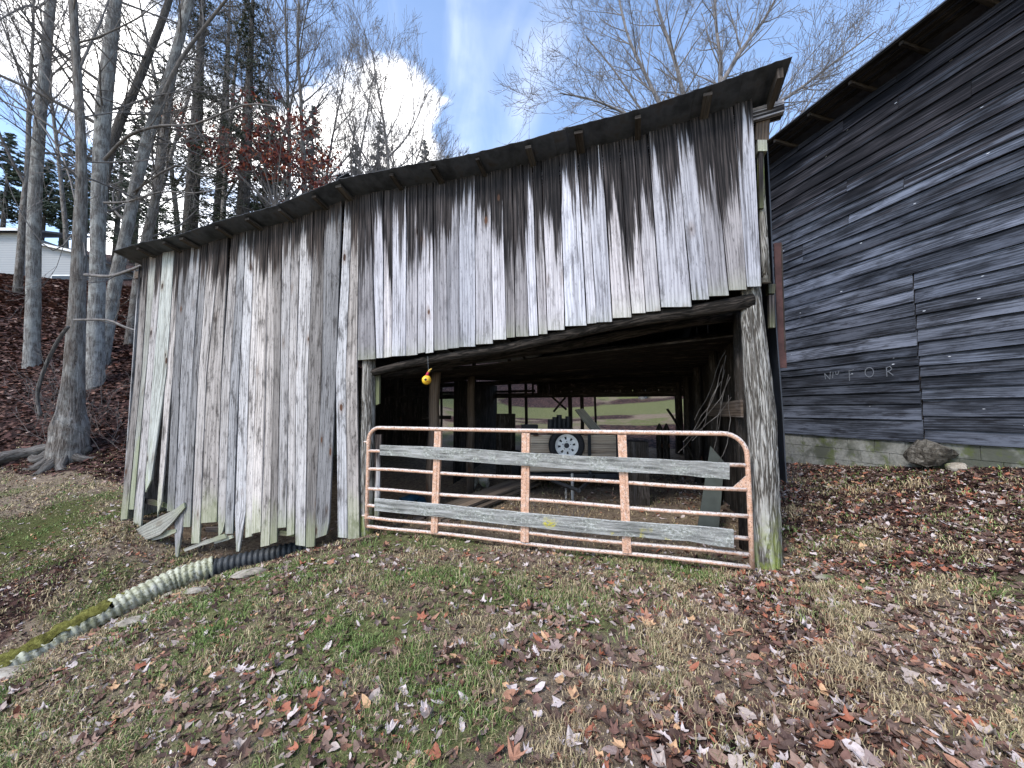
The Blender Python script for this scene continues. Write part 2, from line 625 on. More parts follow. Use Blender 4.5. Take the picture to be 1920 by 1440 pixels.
a3 = t.noise(t.scale(uv, (45, 30, 1)), 1, 5, .7)
col = t.ramp(a1, [(.34, (.07, .07, .064)), (.5, (.22, .215, .20)), (.66, (.37, .36, .345))])
col = t.mix(t.math('MULTIPLY', t.rng(a2, .46, .60), .75), col, t.ramp(a3, [(.35, (.09, .095, .075)), (.5, (.24, .245, .215)), (.62, (.50, .50, .47))]))
col = t.mix(t.math('MULTIPLY', t.math('MULTIPLY', t.rng(t.noise(uv, 60, 6, .75), .52, .66), .55), t.rng(t.noise(uv, 2.3, 3), .42, .62)), col, (.50, .51, .48, 1))
nzz = t.sep(t.node('ShaderNodeNewGeometry').outputs['Normal'])[2]
col = t.mix(t.math('MULTIPLY', t.rng(nzz, .3, .8), t.rng(a3, .35, .55)), col, (.56, .57, .54, 1))
yl = t.math('MULTIPLY', t.rng(t.noise(t.scale(uv, (3, 2.2, 1)), 1, 2, .5), .66, .72), t.rng(a3, .42, .55))
col = t.mix(yl, col, (.42, .36, .03, 1))
t.bump(t.math('ADD', a1, a3), .9, .012)
M['gateboard'] = t.color(col)
M['log'] = bark('post_bark', [(.36, (.06, .052, .044)), (.50, (.21, .193, .172)), (.68, (.38, .365, .34))], 1.0, 1.0, green=.9)
M['log_dark'] = bark('pole_bark', [(.34, (.010, .0085, .007)), (.5, (.026, .021, .018)), (.66, (.055, .045, .038))], 1.0, .8)
M['bark_pale'] = bark('pale_bark', [(.36, (.05, .043, .039)), (.52, (.15, .138, .128)), (.68, (.29, .28, .265))], .7, .8, pale=.38)
M['bark_brown'] = bark('brown_bark', [(.32, (.05, .04, .034)), (.5, (.135, .115, .10)), (.66, (.24, .215, .195))], 1.0, .8, pale=.25)
M['bark_dark'] = bark('dark_bark', [(.32, (.03, .026, .023)), (.5, (.075, .066, .06)), (.66, (.14, .13, .12))], .8, .6)
M['twig'] = flat('twig_bark', (.125, .112, .105), .9, .35, 6)
M['twig_pale'] = flat('pale_twig_bark', (.17, .155, .15), .9, .4, 6)
M['concrete'] = None

t = NT('roof_metal', .55, .4)
n = t.noise(t.pos(), 5, 5, .6)
t.b.inputs['Metallic'].default_value = .5
t.bump(t.noise(t.pos(), 30, 3), .15, .005)
M['roof'] = t.color(t.ramp(n, [(.35, (.040, .043, .050)), (.55, (.085, .09, .105)), (.72, (.07, .058, .052))]))

t = NT('gate_paint', .6, .35)
p = t.pos()
n1 = t.noise(p, 26, 5, .65)
n2 = t.noise(p, 70, 4, .7)
nz = t.sep(t.node('ShaderNodeNewGeometry').outputs['Normal'])[2]
col = t.ramp(n1, [(.35, (.44, .235, .145)), (.5, (.54, .325, .225)), (.65, (.58, .42, .33))])
top = t.rng(t.math('ADD', t.math('MULTIPLY', nz, .55), t.math('MULTIPLY', n1, .9)), .50, .72)
col = t.mix(t.math('MULTIPLY', top, .85), col, (.52, .49, .47, 1))
sp = t.rng(n2, .545, .60)
sp = t.math('MULTIPLY', sp, t.rng(t.math('ADD', nz, t.math('MULTIPLY', n1, 1.2)), .1, .9, .45, 1.0))
col = t.mix(t.math('MULTIPLY', sp, .9), col, t.ramp(n1, [(.4, (.045, .032, .028)), (.6, (.16, .075, .045))]))
t.bump(n2, .35, .004)
M['gate'] = t.color(col)

t = NT('block_concrete', .92, .15)
p = t.pos()
n1 = t.noise(p, 2.2, 5, .6)
n2 = t.noise(p, 24, 5, .65)
z = t.sep(p)[2]
col = t.ramp(n2, [(.3, (.16, .16, .15)), (.7, (.30, .30, .275))])
col = t.mix(t.rng(n1, .42, .6), col, (.085, .09, .072, 1))
col = t.mix(t.math('MULTIPLY', t.rng(t.noise(p, 4.1, 5, .65), .5, .64), .75), col, (.085, .105, .03, 1))
t.bump(n2, .5, .01)
M['concrete'] = t.color(col)
t = NT('dark_field_stone', .92, .12)
p = t.pos()
n1 = t.noise(p, 12, 7, .7, .8)
col = t.ramp(n1, [(.35, (.03, .026, .022)), (.5, (.11, .098, .082)), (.66, (.24, .22, .19))])
t.bump(n1, 1.0, .06)
M['stone_dark'] = t.color(col)

t = NT('field_stone', .9, .2)
p = t.pos()
n1 = t.noise(p, 9, 6, .65, .6)
col = t.ramp(n1, [(.3, (.10, .085, .07)), (.5, (.27, .235, .19)), (.7, (.42, .385, .33))])
col = t.mix(t.rng(t.noise(p, 3.5, 4, .6), .52, .66), col, (.12, .14, .06, 1))
t.bump(n1, .8, .03)
M['stone'] = t.color(col)

t = NT('culvert_plastic', .6, .35)
p = t.pos()
n1 = t.noise(p, 7, 5, .65)
n2 = t.noise(p, 30, 5, .65)
col = t.ramp(n1, [(.35, (.25, .25, .15)), (.5, (.40, .40, .30)), (.68, (.50, .49, .43))])
col = t.mix(t.math('MULTIPLY', t.rng(n2, .47, .62), .8), col, (.12, .115, .055, 1))
t.bump(n2, .3, .008)
M['pipe'] = t.color(col)
M['pipe_dark'] = flat('black_pipe_plastic', (.035, .038, .04), .5, .4, 12)

t = NT('moss', .95, .1)
p = t.pos()
n1 = t.noise(p, 22, 6, .7)
col = t.ramp(n1, [(.32, (.045, .04, .015)), (.5, (.12, .115, .028)), (.68, (.21, .20, .06))])
t.bump(n1, 1.0, .03)
M['moss'] = t.color(col)

M['tyre'] = flat('tyre_rubber', (.018, .018, .02), .8, .3, 30)
M['rim'] = flat('white_rim_paint', (.68, .68, .66), .45, .12, 20)
M['black'] = flat('black_metal', (.02, .022, .026), .55, .3, 10)
M['galv'] = flat('galvanised_steel', (.30, .31, .31), .5, .25, 14, metallic=.4)
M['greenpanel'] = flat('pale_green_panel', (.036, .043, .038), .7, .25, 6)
M['tarp'] = flat('blue_tarp', (.012, .045, .075), .6, .5, 12)
M['rust'] = flat('rusty_red_iron', (.06, .028, .026), .75, .35, 15)
M['blacksheet'] = flat('dark_sheet_metal', (.028, .032, .042), .5, .3, 5)
M['yellow'] = None
t = NT('painted_gourd', .45, .4)
uvx, uvy, _ = t.sep(t.uv())
nn = t.noise(t.pos(), 45, 3)
stripe = t.rng(t.math('SINE', t.math('ADD', t.math('MULTIPLY', uvx, 75.0), t.math('MULTIPLY', nn, 4.0))), -.2, .5)
col = t.mix(stripe, (.62, .17, .015, 1), (.72, .47, .03, 1))
M['yellow'] = t.color(col)
M['gourd_red'] = flat('red_gourd_neck', (.32, .02, .045), .5, .4, 40)
M['gourd_tip'] = flat('gold_gourd_tip', (.48, .30, .06), .5, .4, 40)
M['chalk'] = flat('faded_chalk', (.13, .14, .16), .95, .25, 60)
M['whitesiding'] = None
t = NT('vinyl_siding', .6, .3)
zz = t.sep(t.pos())[2]
fr = t.math('FRACT', t.math('MULTIPLY', zz, 6.5))
lap = t.rng(fr, .0, .16, 0, 1)
col = t.mix(lap, (.14, .15, .16, 1), (.30, .31, .32, 1))
t.bump(fr, .5, .02)
M['whitesiding'] = t.color(col)
M['whitetrim'] = flat('white_trim', (.68, .68, .68), .6, .1, 4)
M['houseroof'] = flat('house_shingle', (.16, .16, .165), .85, .3, 9)
M['glass'] = flat('window_glass', (.03, .035, .04), .12, .2, 1)

# fallen leaves: one colour per leaf
t = NT('fallen_leaf', .75, .3)
k = t.math('FRACT', t.math('ADD', t.attr('rnd'), t.rnd()))
stops = [(.0, lin(106, 86, 76)), (.12, lin(78, 60, 52)), (.24, lin(138, 112, 98)), (.36, lin(164, 149, 140)), (.46, lin(94, 69, 58)), (.55, lin(188, 175, 171)),
         (.64, lin(110, 80, 70)), (.73, lin(76, 57, 50)), (.81, lin(156, 114, 92)), (.88, lin(152, 94, 72)), (.925, lin(138, 120, 114)), (.965, lin(190, 152, 116))]
col = t.ramp(k, stops, 'CONSTANT')
nn = t.noise(t.pos(), 60, 4, .6)
col = t.mix(t.rng(nn, .4, .7, 0, .45), col, t.mix(1.0, col, (.5, .44, .42, 1), 'MULTIPLY'))
M['leaf'] = t.color(col)
t = NT('leaf_on_bank', .85, .2)
k = t.attr('rnd')
stops = [(.0, lin(64, 46, 44)), (.2, lin(86, 60, 54)), (.4, lin(104, 78, 70)), (.55, lin(70, 46, 42)), (.7, lin(122, 92, 80)), (.84, lin(96, 58, 46)), (.94, lin(140, 118, 108))]
M['leaf_bank'] = t.color(t.ramp(k, stops, 'CONSTANT'))
t = NT('red_leaf', .7, .3)
k = t.attr('rnd')
M['leaf_red'] = t.color(t.ramp(k, [(.0, lin(96, 44, 38)), (.35, lin(122, 58, 46)), (.6, lin(150, 78, 52)), (.8, lin(84, 42, 40)), (.93, lin(160, 100, 66))], 'CONSTANT'))
t = NT('conifer_needles', .7, .25)
k = t.attr('rnd')
M['needle'] = t.color(t.ramp(k, [(.0, (.022, .032, .020)), (.4, (.042, .056, .034)), (.75, (.068, .085, .05)), (1, (.105, .115, .068))]))
t = NT('hazy_pine_needles', .7, .25)
k = t.attr('rnd')
M['needle_hazy'] = t.color(t.ramp(k, [(.0, (.035, .052, .036)), (.4, (.06, .085, .058)), (.75, (.09, .115, .08)), (1, (.13, .145, .10))]))  # far conifers: distance haze put into the paler, greyer needle colour
t = NT('grass_blade', .7, .25)
k = t.attr('rnd')
gr = t.attr('green')
dead = t.ramp(k, [(.0, lin(112, 96, 74)), (.3, lin(160, 141, 108)), (.6, lin(194, 176, 140)), (1, lin(130, 112, 90))])
live = t.ramp(k, [(.0, lin(72, 88, 46)), (.4, lin(96, 120, 60)), (.75, lin(128, 146, 84)), (1, lin(84, 100, 56))])
M['grass'] = t.color(t.mix(t.rng(gr, .42, .58), dead, live))

# ground
t = NT('ground_soil', .95, .12)
p = t.pos()
n1 = t.noise(p, 1.1, 6, .65)
n2 = t.noise(p, 14, 6, .7)
n3 = t.noise(p, 90, 4, .7)
soil = t.ramp(n2, [(.3, lin(88, 74, 64)), (.5, lin(130, 114, 98)), (.7, lin(164, 148, 126))])
turf = t.ramp(n2, [(.3, lin(72, 74, 44)), (.5, lin(106, 108, 68)), (.72, lin(138, 134, 96))])
gm = t.rng(t.math('ADD', t.attr('green'), t.math('MULTIPLY', t.math('SUBTRACT', n2, .5), .8)), .4, .65)
col = t.mix(gm, soil, turf)
vc = t.vor(p, 11, out='Color')
vs = t.sep(vc)
leafc = t.ramp(vs[0], [(.0, lin(58, 42, 40)), (.3, lin(84, 60, 54)), (.55, lin(108, 82, 74)), (.8, lin(72, 48, 42)), (1, lin(132, 104, 92))], 'CONSTANT')
vd = t.vor(p, 11)
leafc = t.mix(t.rng(vd, .3, .75), leafc, lin(40, 28, 26))
lm = t.rng(t.math('ADD', t.attr('leafy'), t.math('MULTIPLY', t.math('SUBTRACT', n2, .5), .9)), .35, .6)
col = t.mix(lm, col, leafc)
mm = t.rng(t.math('ADD', t.attr('mossy'), t.math('MULTIPLY', t.math('SUBTRACT', n2, .5), .7)), .45, .62)
col = t.mix(t.math('MULTIPLY', mm, .9), col, t.ramp(n3, [(.3, lin(54, 56, 30)), (.6, lin(90, 92, 50)), (.75, lin(116, 116, 72))]))
dk = t.rng(n3, .35, .62, .6, 1.0)
dkc = t.node('ShaderNodeCombineColor', {0: dk, 1: dk, 2: dk}).outputs[0]
col = t.mix(1.0, col, dkc, 'MULTIPLY')
t.bump(t.math('ADD', n2, t.math('MULTIPLY', n3, .6)), .8, .04)
M['ground'] = t.color(col)

# ------------------------------------------------------------------ terrain
CP = [  # x, y, height
    (0, 0, .02), (0, 1.6, .0), (.8, 3, .0), (-1.85, 5.05, -.10), (0, 4.45, -.05), (2.27, 3.76, -.02), (1.2, 1.5, .06), (2.8, 2.0, .16), (3.6, 3.4, .24),
    (2.9, 4.6, .12), (4.4, 5.2, .34), (5.59, 7.74, .46), (5.3, 9.5, .5), (6.26, 4.7, .80), (5.6, 4.4, .62), (6.9, 2, .93), (7.6, -1, 1.0), (4.6, 1.5, .5), (4, -2, .4),
    (-1.0, 3.0, -.05), (-2.2, 4.3, -.16), (-2.6, 5.25, -.33), (-3.0, 5.1, -.42), (-3.06, 3.94, -.34), (-3.7, 3.5, -.50), (-4.15, 3.1, -.66), (-3.0, 2.27, -.52), (-1.8, 1.95, -.26), (-3.6, 4.75, -.52),
    (-4.0, 4.35, -.66), (-4.4, 3.75, -.82), (-.6, 1.2, -.04), (-2, 0, -.3), (-4, 0, -.9), (-3.5, 1.2, -.7),
    (-3.75, 6.1, -.80), (-4.45, 5.35, -.86), (-4.85, 4.6, -1.02), (-5.2, 3.95, -1.18), (-5.7, 3.0, -1.42), (-6.2, 1.5, -1.7),
    (-5.15, 5.5, -.92), (-6.0, 4.9, -.95), (-6.6, 4.6, -1.05), (-6.2, 6.1, -.36), (-5.4, 6.0, -.74), (-7.2, 6.05, -.72), (-7.8, 7.4, -.42), (-10.6, 8.0, -.35), (-9, 6, -.75), (-11.7, 9.6, .05), (-8.2, 9.4, .02),
    (-7, 8.5, -.12), (-12.2, 10.6, .95), (-9.3, 11, .85), (-15, 12.4, 2.5), (-13, 13.5, 3.2), (-10, 14, 2.6), (-17, 14, 3.7), (-22, 17, 6.0), (-24, 12, 4.2), (-30, 22.5, 9.3), (-36, 22, 9.8), (-26, 24, 9.5), (-20, 24, 8.6),
    (-12, 20, 5.2), (-6, 16, 1.9), (-4.5, 12, .35), (0, 7, .02), (2.5, 7, .12), (0, 10.5, .3), (3.5, 10, .45), (1, 13, .72), (0, 19, 1.1), (5, 20, 1.25), (2, 26, 1.75), (10, 26, 2.2), (-6, 26, 3.2), (0, 33, 3.9), (10, 34, 4.2),
    (0, 46, 9), (12, 46, 9), (-15, 40, 12), (-45, 45, 19), (-70, 40, 22), (-40, 10, 6), (-25, 3, -.8), (-14, 2, -1.6), (-80, 0, 8), (-80, 80, 32), (0, 95, 24), (60, 85, 20), (25, 20, 3), (20, 5, 1.8), (70, 10, 6), (0, -60, -3), (-60, -50, -4), (60, -50, 2)]
CP = np.array(CP, dtype=float)


def _tps(r):
    return np.where(r > 1e-9, r * r * np.log(np.maximum(r, 1e-9)), 0)


_n = len(CP)
_A = np.zeros((_n + 3, _n + 3))
_A[:_n, :_n] = _tps(np.hypot(CP[:, None, 0] - CP[None, :, 0], CP[:, None, 1] - CP[None, :, 1])) + np.eye(_n) * .02
_A[:_n, _n] = 1
_A[:_n, _n + 1:] = CP[:, :2]
_A[_n:, :_n] = _A[:_n, _n:].T
_wts = np.linalg.solve(_A, np.concatenate([CP[:, 2], np.zeros(3)]))
_ph = nrg.uniform(0, 6.28, (14, 2))
_fr = nrg.uniform(-1, 1, (14, 2))


def vnoise(x, y, sc, seed=0):
    """smooth value noise, 0..1"""
    x, y = np.asarray(x, float) / sc + seed * 17.3, np.asarray(y, float) / sc + seed * 7.7
    xi, yi = np.floor(x), np.floor(y)
    fx, fy = x - xi, y - yi
    fx, fy = fx * fx * (3 - 2 * fx), fy * fy * (3 - 2 * fy)

    def hsh(a, b):
        v = np.sin(a * 127.1 + b * 311.7 + seed * 13.1) * 43758.5453
        return v - np.floor(v)
    return (hsh(xi, yi) * (1 - fx) + hsh(xi + 1, yi) * fx) * (1 - fy) + (hsh(xi, yi + 1) * (1 - fx) + hsh(xi + 1, yi + 1) * fx) * fy


def fbm(x, y, sc, seed=0, o=3):
    s, a, t = 0, .5, 0
    for i in range(o):
        s = s + a * vnoise(x, y, sc / 2 ** i, seed + i)
        t += a
        a *= .5
    return s / t


def H(x, y):
    x, y = np.atleast_1d(np.asarray(x, float)), np.atleast_1d(np.asarray(y, float))
    z = np.empty(x.shape)
    fx, fy, fz = x.ravel(), y.ravel(), np.empty(x.size)
    for i in range(0, fx.size, 40000):
        a, b = fx[i:i + 40000], fy[i:i + 40000]
        fz[i:i + 40000] = _tps(np.hypot(a[:, None] - CP[None, :, 0], b[:, None] - CP[None, :, 1])) @ _wts[:_n] + _wts[_n] + _wts[_n + 1] * a + _wts[_n + 2] * b
    z = fz.reshape(x.shape)
    z = z + (fbm(x, y, .5, 3) - .5) * .045 + (vnoise(x, y, .11, 8) - .5) * .014
    return z


def h1(x, y):
    return float(H(x, y)[0])


def on_ground(px, py, t0=1.0, t1=70):
    d = cdir(px, py).normalized()
    ts = np.arange(t0, t1, .03)
    P = np.array(CAM)[None] + ts[:, None] * np.array(d)[None]
    z = H(P[:, 0], P[:, 1])
    k = np.argmax(P[:, 2] < z)
    return Vector((P[k, 0], P[k, 1], z[k]))


def front_s(x, y):
    """(along, into) coordinates against the shed front"""
    rx, ry = x - GL.x, y - GL.y
    return rx * U.x + ry * U.y, rx * DP.x + ry * DP.y


def sst(v, a, b):
    t_ = np.clip((v - a) / (b - a), 0, 1)
    return t_ * t_ * (3 - 2 * t_)


def zones(x, y):
    """leaf cover, live-grass share, moss - from where leaves gather and what is mown"""
    x, y = np.asarray(x, float), np.asarray(y, float)
    u, s = front_s(x, y)
    n = fbm(x, y, 1.1, 21)
    n2 = fbm(x, y, .45, 31)
    bank = sst(y + .12 * (x + 12) + 1.0 * (n - .5), 9.0, 9.8) * sst(-x, 4.5, 6)
    back = sst(y, 17, 24) * sst(n, .35, .6) * sst(-x, -30, 2)
    bed = sst(x + .25 * (y - 4) + .9 * (n - .5), 2.55, 3.1) * sst(y + 1.1 * (n - .5), 2.6, 3.4)
    strip = sst(.55 - np.abs(x - 1.95 - .35 * (y - 3.0)) + .5 * (n2 - .5), .1, .5) * sst(y, 1.4, 2.0) * sst(3.9 - y, 0, .6)
    corner = sst(.75 - np.hypot(x - 1.05, (y - 1.75) * 1.2) + .5 * (n2 - .5), .1, .5)
    gully = sst(.9 - np.abs(x + 6.1 + .35 * (y - 4.2)) + .5 * (n - .5), 0, .6) * sst(6.4 - y, 0, .8)
    wallfoot = sst(.55 - np.abs(s + .25) + .3 * (n - .5), .1, .5) * sst(-u, -1.0, .2) * sst(u, -3.6, -2.4)
    hill = sst(y, 27, 30)
    leafy = np.clip(np.maximum.reduce([bank, bed * (.55 + .7 * n2), strip * .8, corner * .9, gully, wallfoot * .8, hill, back * .4]), 0, 1)
    inside = sst(s, 0.05, .4) * sst(7 - s, 0, .5) * sst(u, -4.7, -4.5) * sst(4.9 - u, 0, .2)
    leafy = leafy * (1 - inside * .75)
    leafy = np.where((y > 13) & (y < 30) & (x > -5) & (x < 20), sst(fbm(x, y, 3, 5, 5), .28, .72) * (1 - sst(2.8 - np.abs(y - 22.5), -1.5, 1.5)), leafy)
    green = .50 + .75 * (n2 - .5) + .5 * (fbm(x, y, 2.2, 77) - .5)
    green = green + .16 * np.exp(-(((x + 1.2) / 2.1) ** 2 + ((y - 3.0) / 1.4) ** 2)) - .18 * np.exp(-(((x - 1.4) / 1.5) ** 2 + ((y - 2.3) / 1.1) ** 2)) - .12 * sst(.9 - np.hypot(x - .4, (y - 1.5)), 0, .7)
    green = np.where((y > 13) & (np.abs(y - 22.5) < 4.5) & (x > -5), .4 + .45 * sst(4.4 - np.abs(y - 22.5), 0, 2.5) + .3 * (fbm(x, y, 1.5, 44, 4) - .5), green)
    green = green * (1 - inside * .45)
    moss = .75 * np.exp(-(((x + 8.2) / 2.0) ** 2 + ((y - 7.2) / 1.4) ** 2)) + .75 * np.exp(-(((x + 7.0) / .9) ** 2 + ((y - 5.9) / .7) ** 2)) \
        + .85 * np.exp(-(((x - 3.55) / .35) ** 2 + ((y - 3.95) / .5) ** 2)) + .7 * np.exp(-(((x - 4.1) / 1.4) ** 2 + ((y - 6.9) / .35) ** 2)) + .8 * np.exp(-(((x - 2.62) / .2) ** 2 + ((y - 3.75) / .3) ** 2))
    moss = moss * (.6 + .8 * n2)
    leafy = leafy * (1 - .8 * np.clip(moss, 0, 1))
    return leafy, np.clip(green, 0, 1), np.clip(moss, 0, 1), inside


gx = np.concatenate([-np.geomspace(110, 13, 60), np.linspace(-12.6, 9, 330), np.geomspace(9.5, 110, 55)])
gy = np.concatenate([-np.geomspace(80, 1, 30), np.linspace(-.6, 12, 240), np.geomspace(12.2, 120, 90)])
X, Y = np.meshgrid(gx, gy)
Z = H(X, Y)
nx, ny = len(gx), len(gy)
idx = np.arange(nx * ny).reshape(ny, nx)
Q = np.stack([idx[:-1, :-1], idx[:-1, 1:], idx[1:, 1:], idx[1:, :-1]], -1).reshape(-1, 4)
lf, gn, ms, _ = zones(X.ravel(), Y.ravel())
ground = mesh_np('ground', np.stack([X, Y, Z], -1).reshape(-1, 3), Q, M['ground'], {'leafy': lf, 'green': gn, 'mossy': ms}, smooth=True)
tag(ground, 'uneven grassy ground with fallen leaves rising to wooded bank', kind='structure')

# ------------------------------------------------------------------ the open shed
shed = thing('shed', W(1.2, 0, -.3), 'long weathered grey board shed with metal roof and open bay', 'shed')

# left, full height boards: edge pixels at the eave line, half way and at the foot, from left to right
LX = lambda z_: 210 + z_ / 3.892
LYT = lambda z_: 330 + z_ / 3.892
LYB = lambda z_: 700 + z_ / 3.892
LEFT = [  # top L,R, top y | middle L,R | bottom L,R, bottom y, point
    (215, 262, 590, 165, 213, 58, 112, 1065, 0), (264, 318, 588, 216, 249, 120, 156, 990, 0), (318, 364, 576, 251, 299, 150, 212, 1130, 0), (364, 447, 548, 300, 399, 236, 275, 870, 1),
    (449, 490, 562, 392, 445, 320, 352, 1050, 1), (491, 560, 535, 446, 500, 400, 456, 1010, 0), (560, 640, 502, 501, 585, 446, 512, 1340, 2), (641, 690, 492, 586, 630, 515, 570, 1120, 0),
    (690, 770, 486, 631, 689, 575, 636, 1235, 0), (770, 838, 463, 691, 798, 630, 764, 1095, 0), (856, 912, 432, 801, 865, 766, 822, 1190, 1), (912, 965, 408, 866, 930, 822, 882, 1178, 0),
    (966, 1030, 386, 931, 1000, 884, 966, 1300, 2), (1030, 1074, 372, 1001, 1050, 968, 1018, 1195, 0), (1075, 1132, 364, 1051, 1120, 1016, 1084, 1166, 0), (1133, 1185, 350, 1121, 1180, 1082, 1148, 1262, 0),
    (1176, 1237, 290, 1181, 1225, 1149, 1204, 1242, 0), (1239, 1304, 318, 1226, 1285, 1205, 1271, 1130, 0), (1305, 1368, 296, 1286, 1340, 1273, 1334, 1180, 0), (1369, 1457, 272, 1341, 1430, 1336, 1412, 1255, 0),
    (1458, 1545, 235, 1431, 1529, 1413, 1477, 1270, 0), (1546, 1658, 176, 1531, 1632, 1477, 1580, 1205, 1), (1675, 1736, 155, 1634, 1705, 1647, 1721, 1195, 0), (1737, 1796, 130, 1706, 1788, 1721, 1806, 1212, 0)]
for i, (tl, tr, ty, ml, mr_, bl, br, by, pt) in enumerate(LEFT):
    g_a, g_b = rng.uniform(.5, 3.5), rng.uniform(.5, 3.5)
    tl, ml, bl, tr, mr_, br = tl + g_a, ml + g_a, bl + g_a * 1.3, tr - g_b, mr_ - g_b, br - g_b * 1.3
    off = rng.uniform(0, .016)
    ye, yb = 330 + 660 / 3.892, LYB(by)
    k = (ye - LYT(ty)) / (700 - ye)

    def ext(a, b):
        return a + (a - b) * k
    lv = [(on_wall(ext(LX(tl), LX(ml)), LYT(ty) - 6, off), on_wall(ext(LX(tr), LX(mr_)), LYT(ty) - 6, off)),
          (on_wall(LX(tl), ye, off), on_wall(LX(tr), ye, off)),
          (on_wall(LX(ml), 700, off), on_wall(LX(mr_), 700, off))]
    bL, bR = LX(bl), LX(br)
    if pt == 2:      # rotted to a point
        f_ = .78
        yy = 700 + (yb - 700) * f_
        lv.append((on_wall(LX(ml) + (bL - LX(ml)) * f_, yy, off), on_wall(LX(mr_) + (bR - LX(mr_)) * f_, yy, off)))
        c_ = bL * .65 + bR * .35
        lv.append((on_wall(c_ - 2, yb, off), on_wall(c_ + 3, yb, off)))
    elif pt == 1:    # ragged
        f_ = .9
        yy = 700 + (yb - 700) * f_
        lv.append((on_wall(LX(ml) + (bL - LX(ml)) * f_, yy, off), on_wall(LX(mr_) + (bR - LX(mr_)) * f_, yy, off)))
        lv.append((on_wall(bL + 2, yb, off), on_wall(bR - 4, yb - 7, off)))
    else:
        lv.append((on_wall(bL, yb + rng.uniform(-1, 2), off), on_wall(bR, yb + rng.uniform(-3, 2), off)))
    m_ = M['siding_left']
    if i in (1, 3):
        m_ = M['greenboard']
    if i == 20:
        m_ = M['siding_left']
    board('front_board', lv, NF, .022, m_, shed, jag=.003, segs=2, seed=100 + i)

# short boards over the open bay
RB = []
z3 = lambda x, y: (650 + x / 2.88, 200 + y / 2.88)
z4 = lambda x, y: (1050 + x / 2.667, 80 + y / 2.667)
B3 = [(55, 1377), (158, 1361), (197, 1357), (245, 1352), (320, 1345), (383, 1338), (425, 1331), (470, 1326), (543, 1313), (606, 1303), (695, 1290), (790, 1268), (860, 1256), (912, 1247), (985, 1236), (1035, 1229), (1085, 1217)]
T3 = [65, 127, 200, 250, 325, 385, 430, 468, 535, 605, 690, 776, 838, 893, 950, 1000, 1050]
for (bx, by), tx in zip(B3, T3):
    RB.append((z3(tx, 475 - (tx - 65) * .2186), z3(bx, by)))
B4 = [(25, 1417), (135, 1406), (183, 1398), (262, 1382), (358, 1362), (430, 1350), (505, 1338), (660, 1300), (745, 1272), (845, 1250), (937, 1224), (1010, 1205)]
T4 = [-5, 85, 130, 207, 292, 365, 435, 575, 655, 752, 866, 960]
for (bx, by), tx in zip(B4, T4):
    RB.append((z4(tx, 548 - tx * .283), z4(bx, by)))
for i in range(len(RB) - 1):
    (t0, b0), (t1, b1) = RB[i], RB[i + 1]
    off = .008 if i % 2 else 0
    g0, g1 = rng.uniform(.2, 1.3), rng.uniform(.2, 1.3)
    yb = (b0[1] + b1[1]) / 2 + rng.uniform(-2, 2)
    top_up = -4
    if i == len(RB) - 2:
        top_up = -16
    if i == len(RB) - 3:
        top_up = 4
    lv = [(on_wall(t0[0] + g0, t0[1] + top_up, off), on_wall(t1[0] - g1, t1[1] + top_up, off)),
          (on_wall((t0[0] + b0[0]) / 2 + g0, (t0[1] + b0[1]) / 2, off), on_wall((t1[0] + b1[0]) / 2 - g1, (t1[1] + b1[1]) / 2, off)),
          (on_wall(b0[0] + g0, yb + .8, off), on_wall(b1[0] - g1, yb - .8 + rng.uniform(-1, 1), off))]
    board('front_board', lv, NF, .022, M['siding'], shed, jag=.0025, segs=3, seed=300 + i)

# roof: sheets between points of the front edge, falling to the back
EDGE = [(212, 471), (262, 456), (330, 441), (398, 419), (457, 402), (520, 384), (580, 360), (634, 337), (690, 324), (760, 311), (830, 299), (900, 284), (985, 264), (1060, 241), (1130, 222), (1217, 200), (1300, 171), (1392, 138), (1486, 107)]
OV = .30
EP = [on_wall(x, y, OV) for x, y in EDGE]
DEPTH = 6.1


def roof_back(p):
    f_ = max(0, min(1, (p.z - 3.7) / .8))
    q = p + DP * (DEPTH + OV + .3)
    q.z = 2.60 + .32 * f_
    return q


for i in range(len(EP) - 1):
    a, b = EP[i].copy(), EP[i + 1].copy()
    lap = .004 if i % 2 else 0
    a -= U * .03
    mb = MB()
    ncol = 10
    prof = [0, .007, 0, 0, .002, 0, 0, .007, 0, 0, .0]
    rows = 7
    A2, B2 = roof_back(EP[i]) - U * .03, roof_back(EP[i + 1])
    for sgn in (0, 1):
        for r in range(rows + 1):
            t_ = r / rows
            p0, p1 = a.lerp(A2, t_), b.lerp(B2, t_)
            for c_ in range(ncol + 1):
                q = p0.lerp(p1, c_ / ncol)
                wob = .004 * math.sin(i * 2.1 + c_ * .35) * (1 if r == 0 else 0)
                mb.v.append((q.x, q.y, q.z + prof[c_] + lap - sgn * .003 + wob))
    n_ = (ncol + 1) * (rows + 1)
    for sgn in (0, 1):
        for r in range(rows):
            for c_ in range(ncol):
                k = sgn * n_ + r * (ncol + 1) + c_
                fc = (k, k + 1, k + ncol + 2, k + ncol + 1)
                mb.face(fc if sgn == 0 else fc[::-1])
    for c_ in range(ncol):
        mb.face((c_, n_ + c_, n_ + c_ + 1, c_ + 1))
    mb.build('roof_sheet', M['roof'], shed)
# lifted flap at the bend of the roof
fl = on_wall(640, 333, OV - .02)
mb = MB()
p0 = fl + Vector((0, 0, .0))
mb.box(p0 - U * .06, U * .16 + Vector((0, 0, .05)), DP * .5 - Vector((0, 0, .1)), Vector((0, 0, .006)))
mb.build('roof_flap', M['roof'], shed)
mb = MB()
mb.box(p0 - U * .10 - Vector((0, 0, .01)), U * .06 + Vector((0, 0, .075)), DP * .5 - Vector((0, 0, .1)), Vector((0.005, 0, .006)))
mb.build('roof_flap', M['roof'], shed)


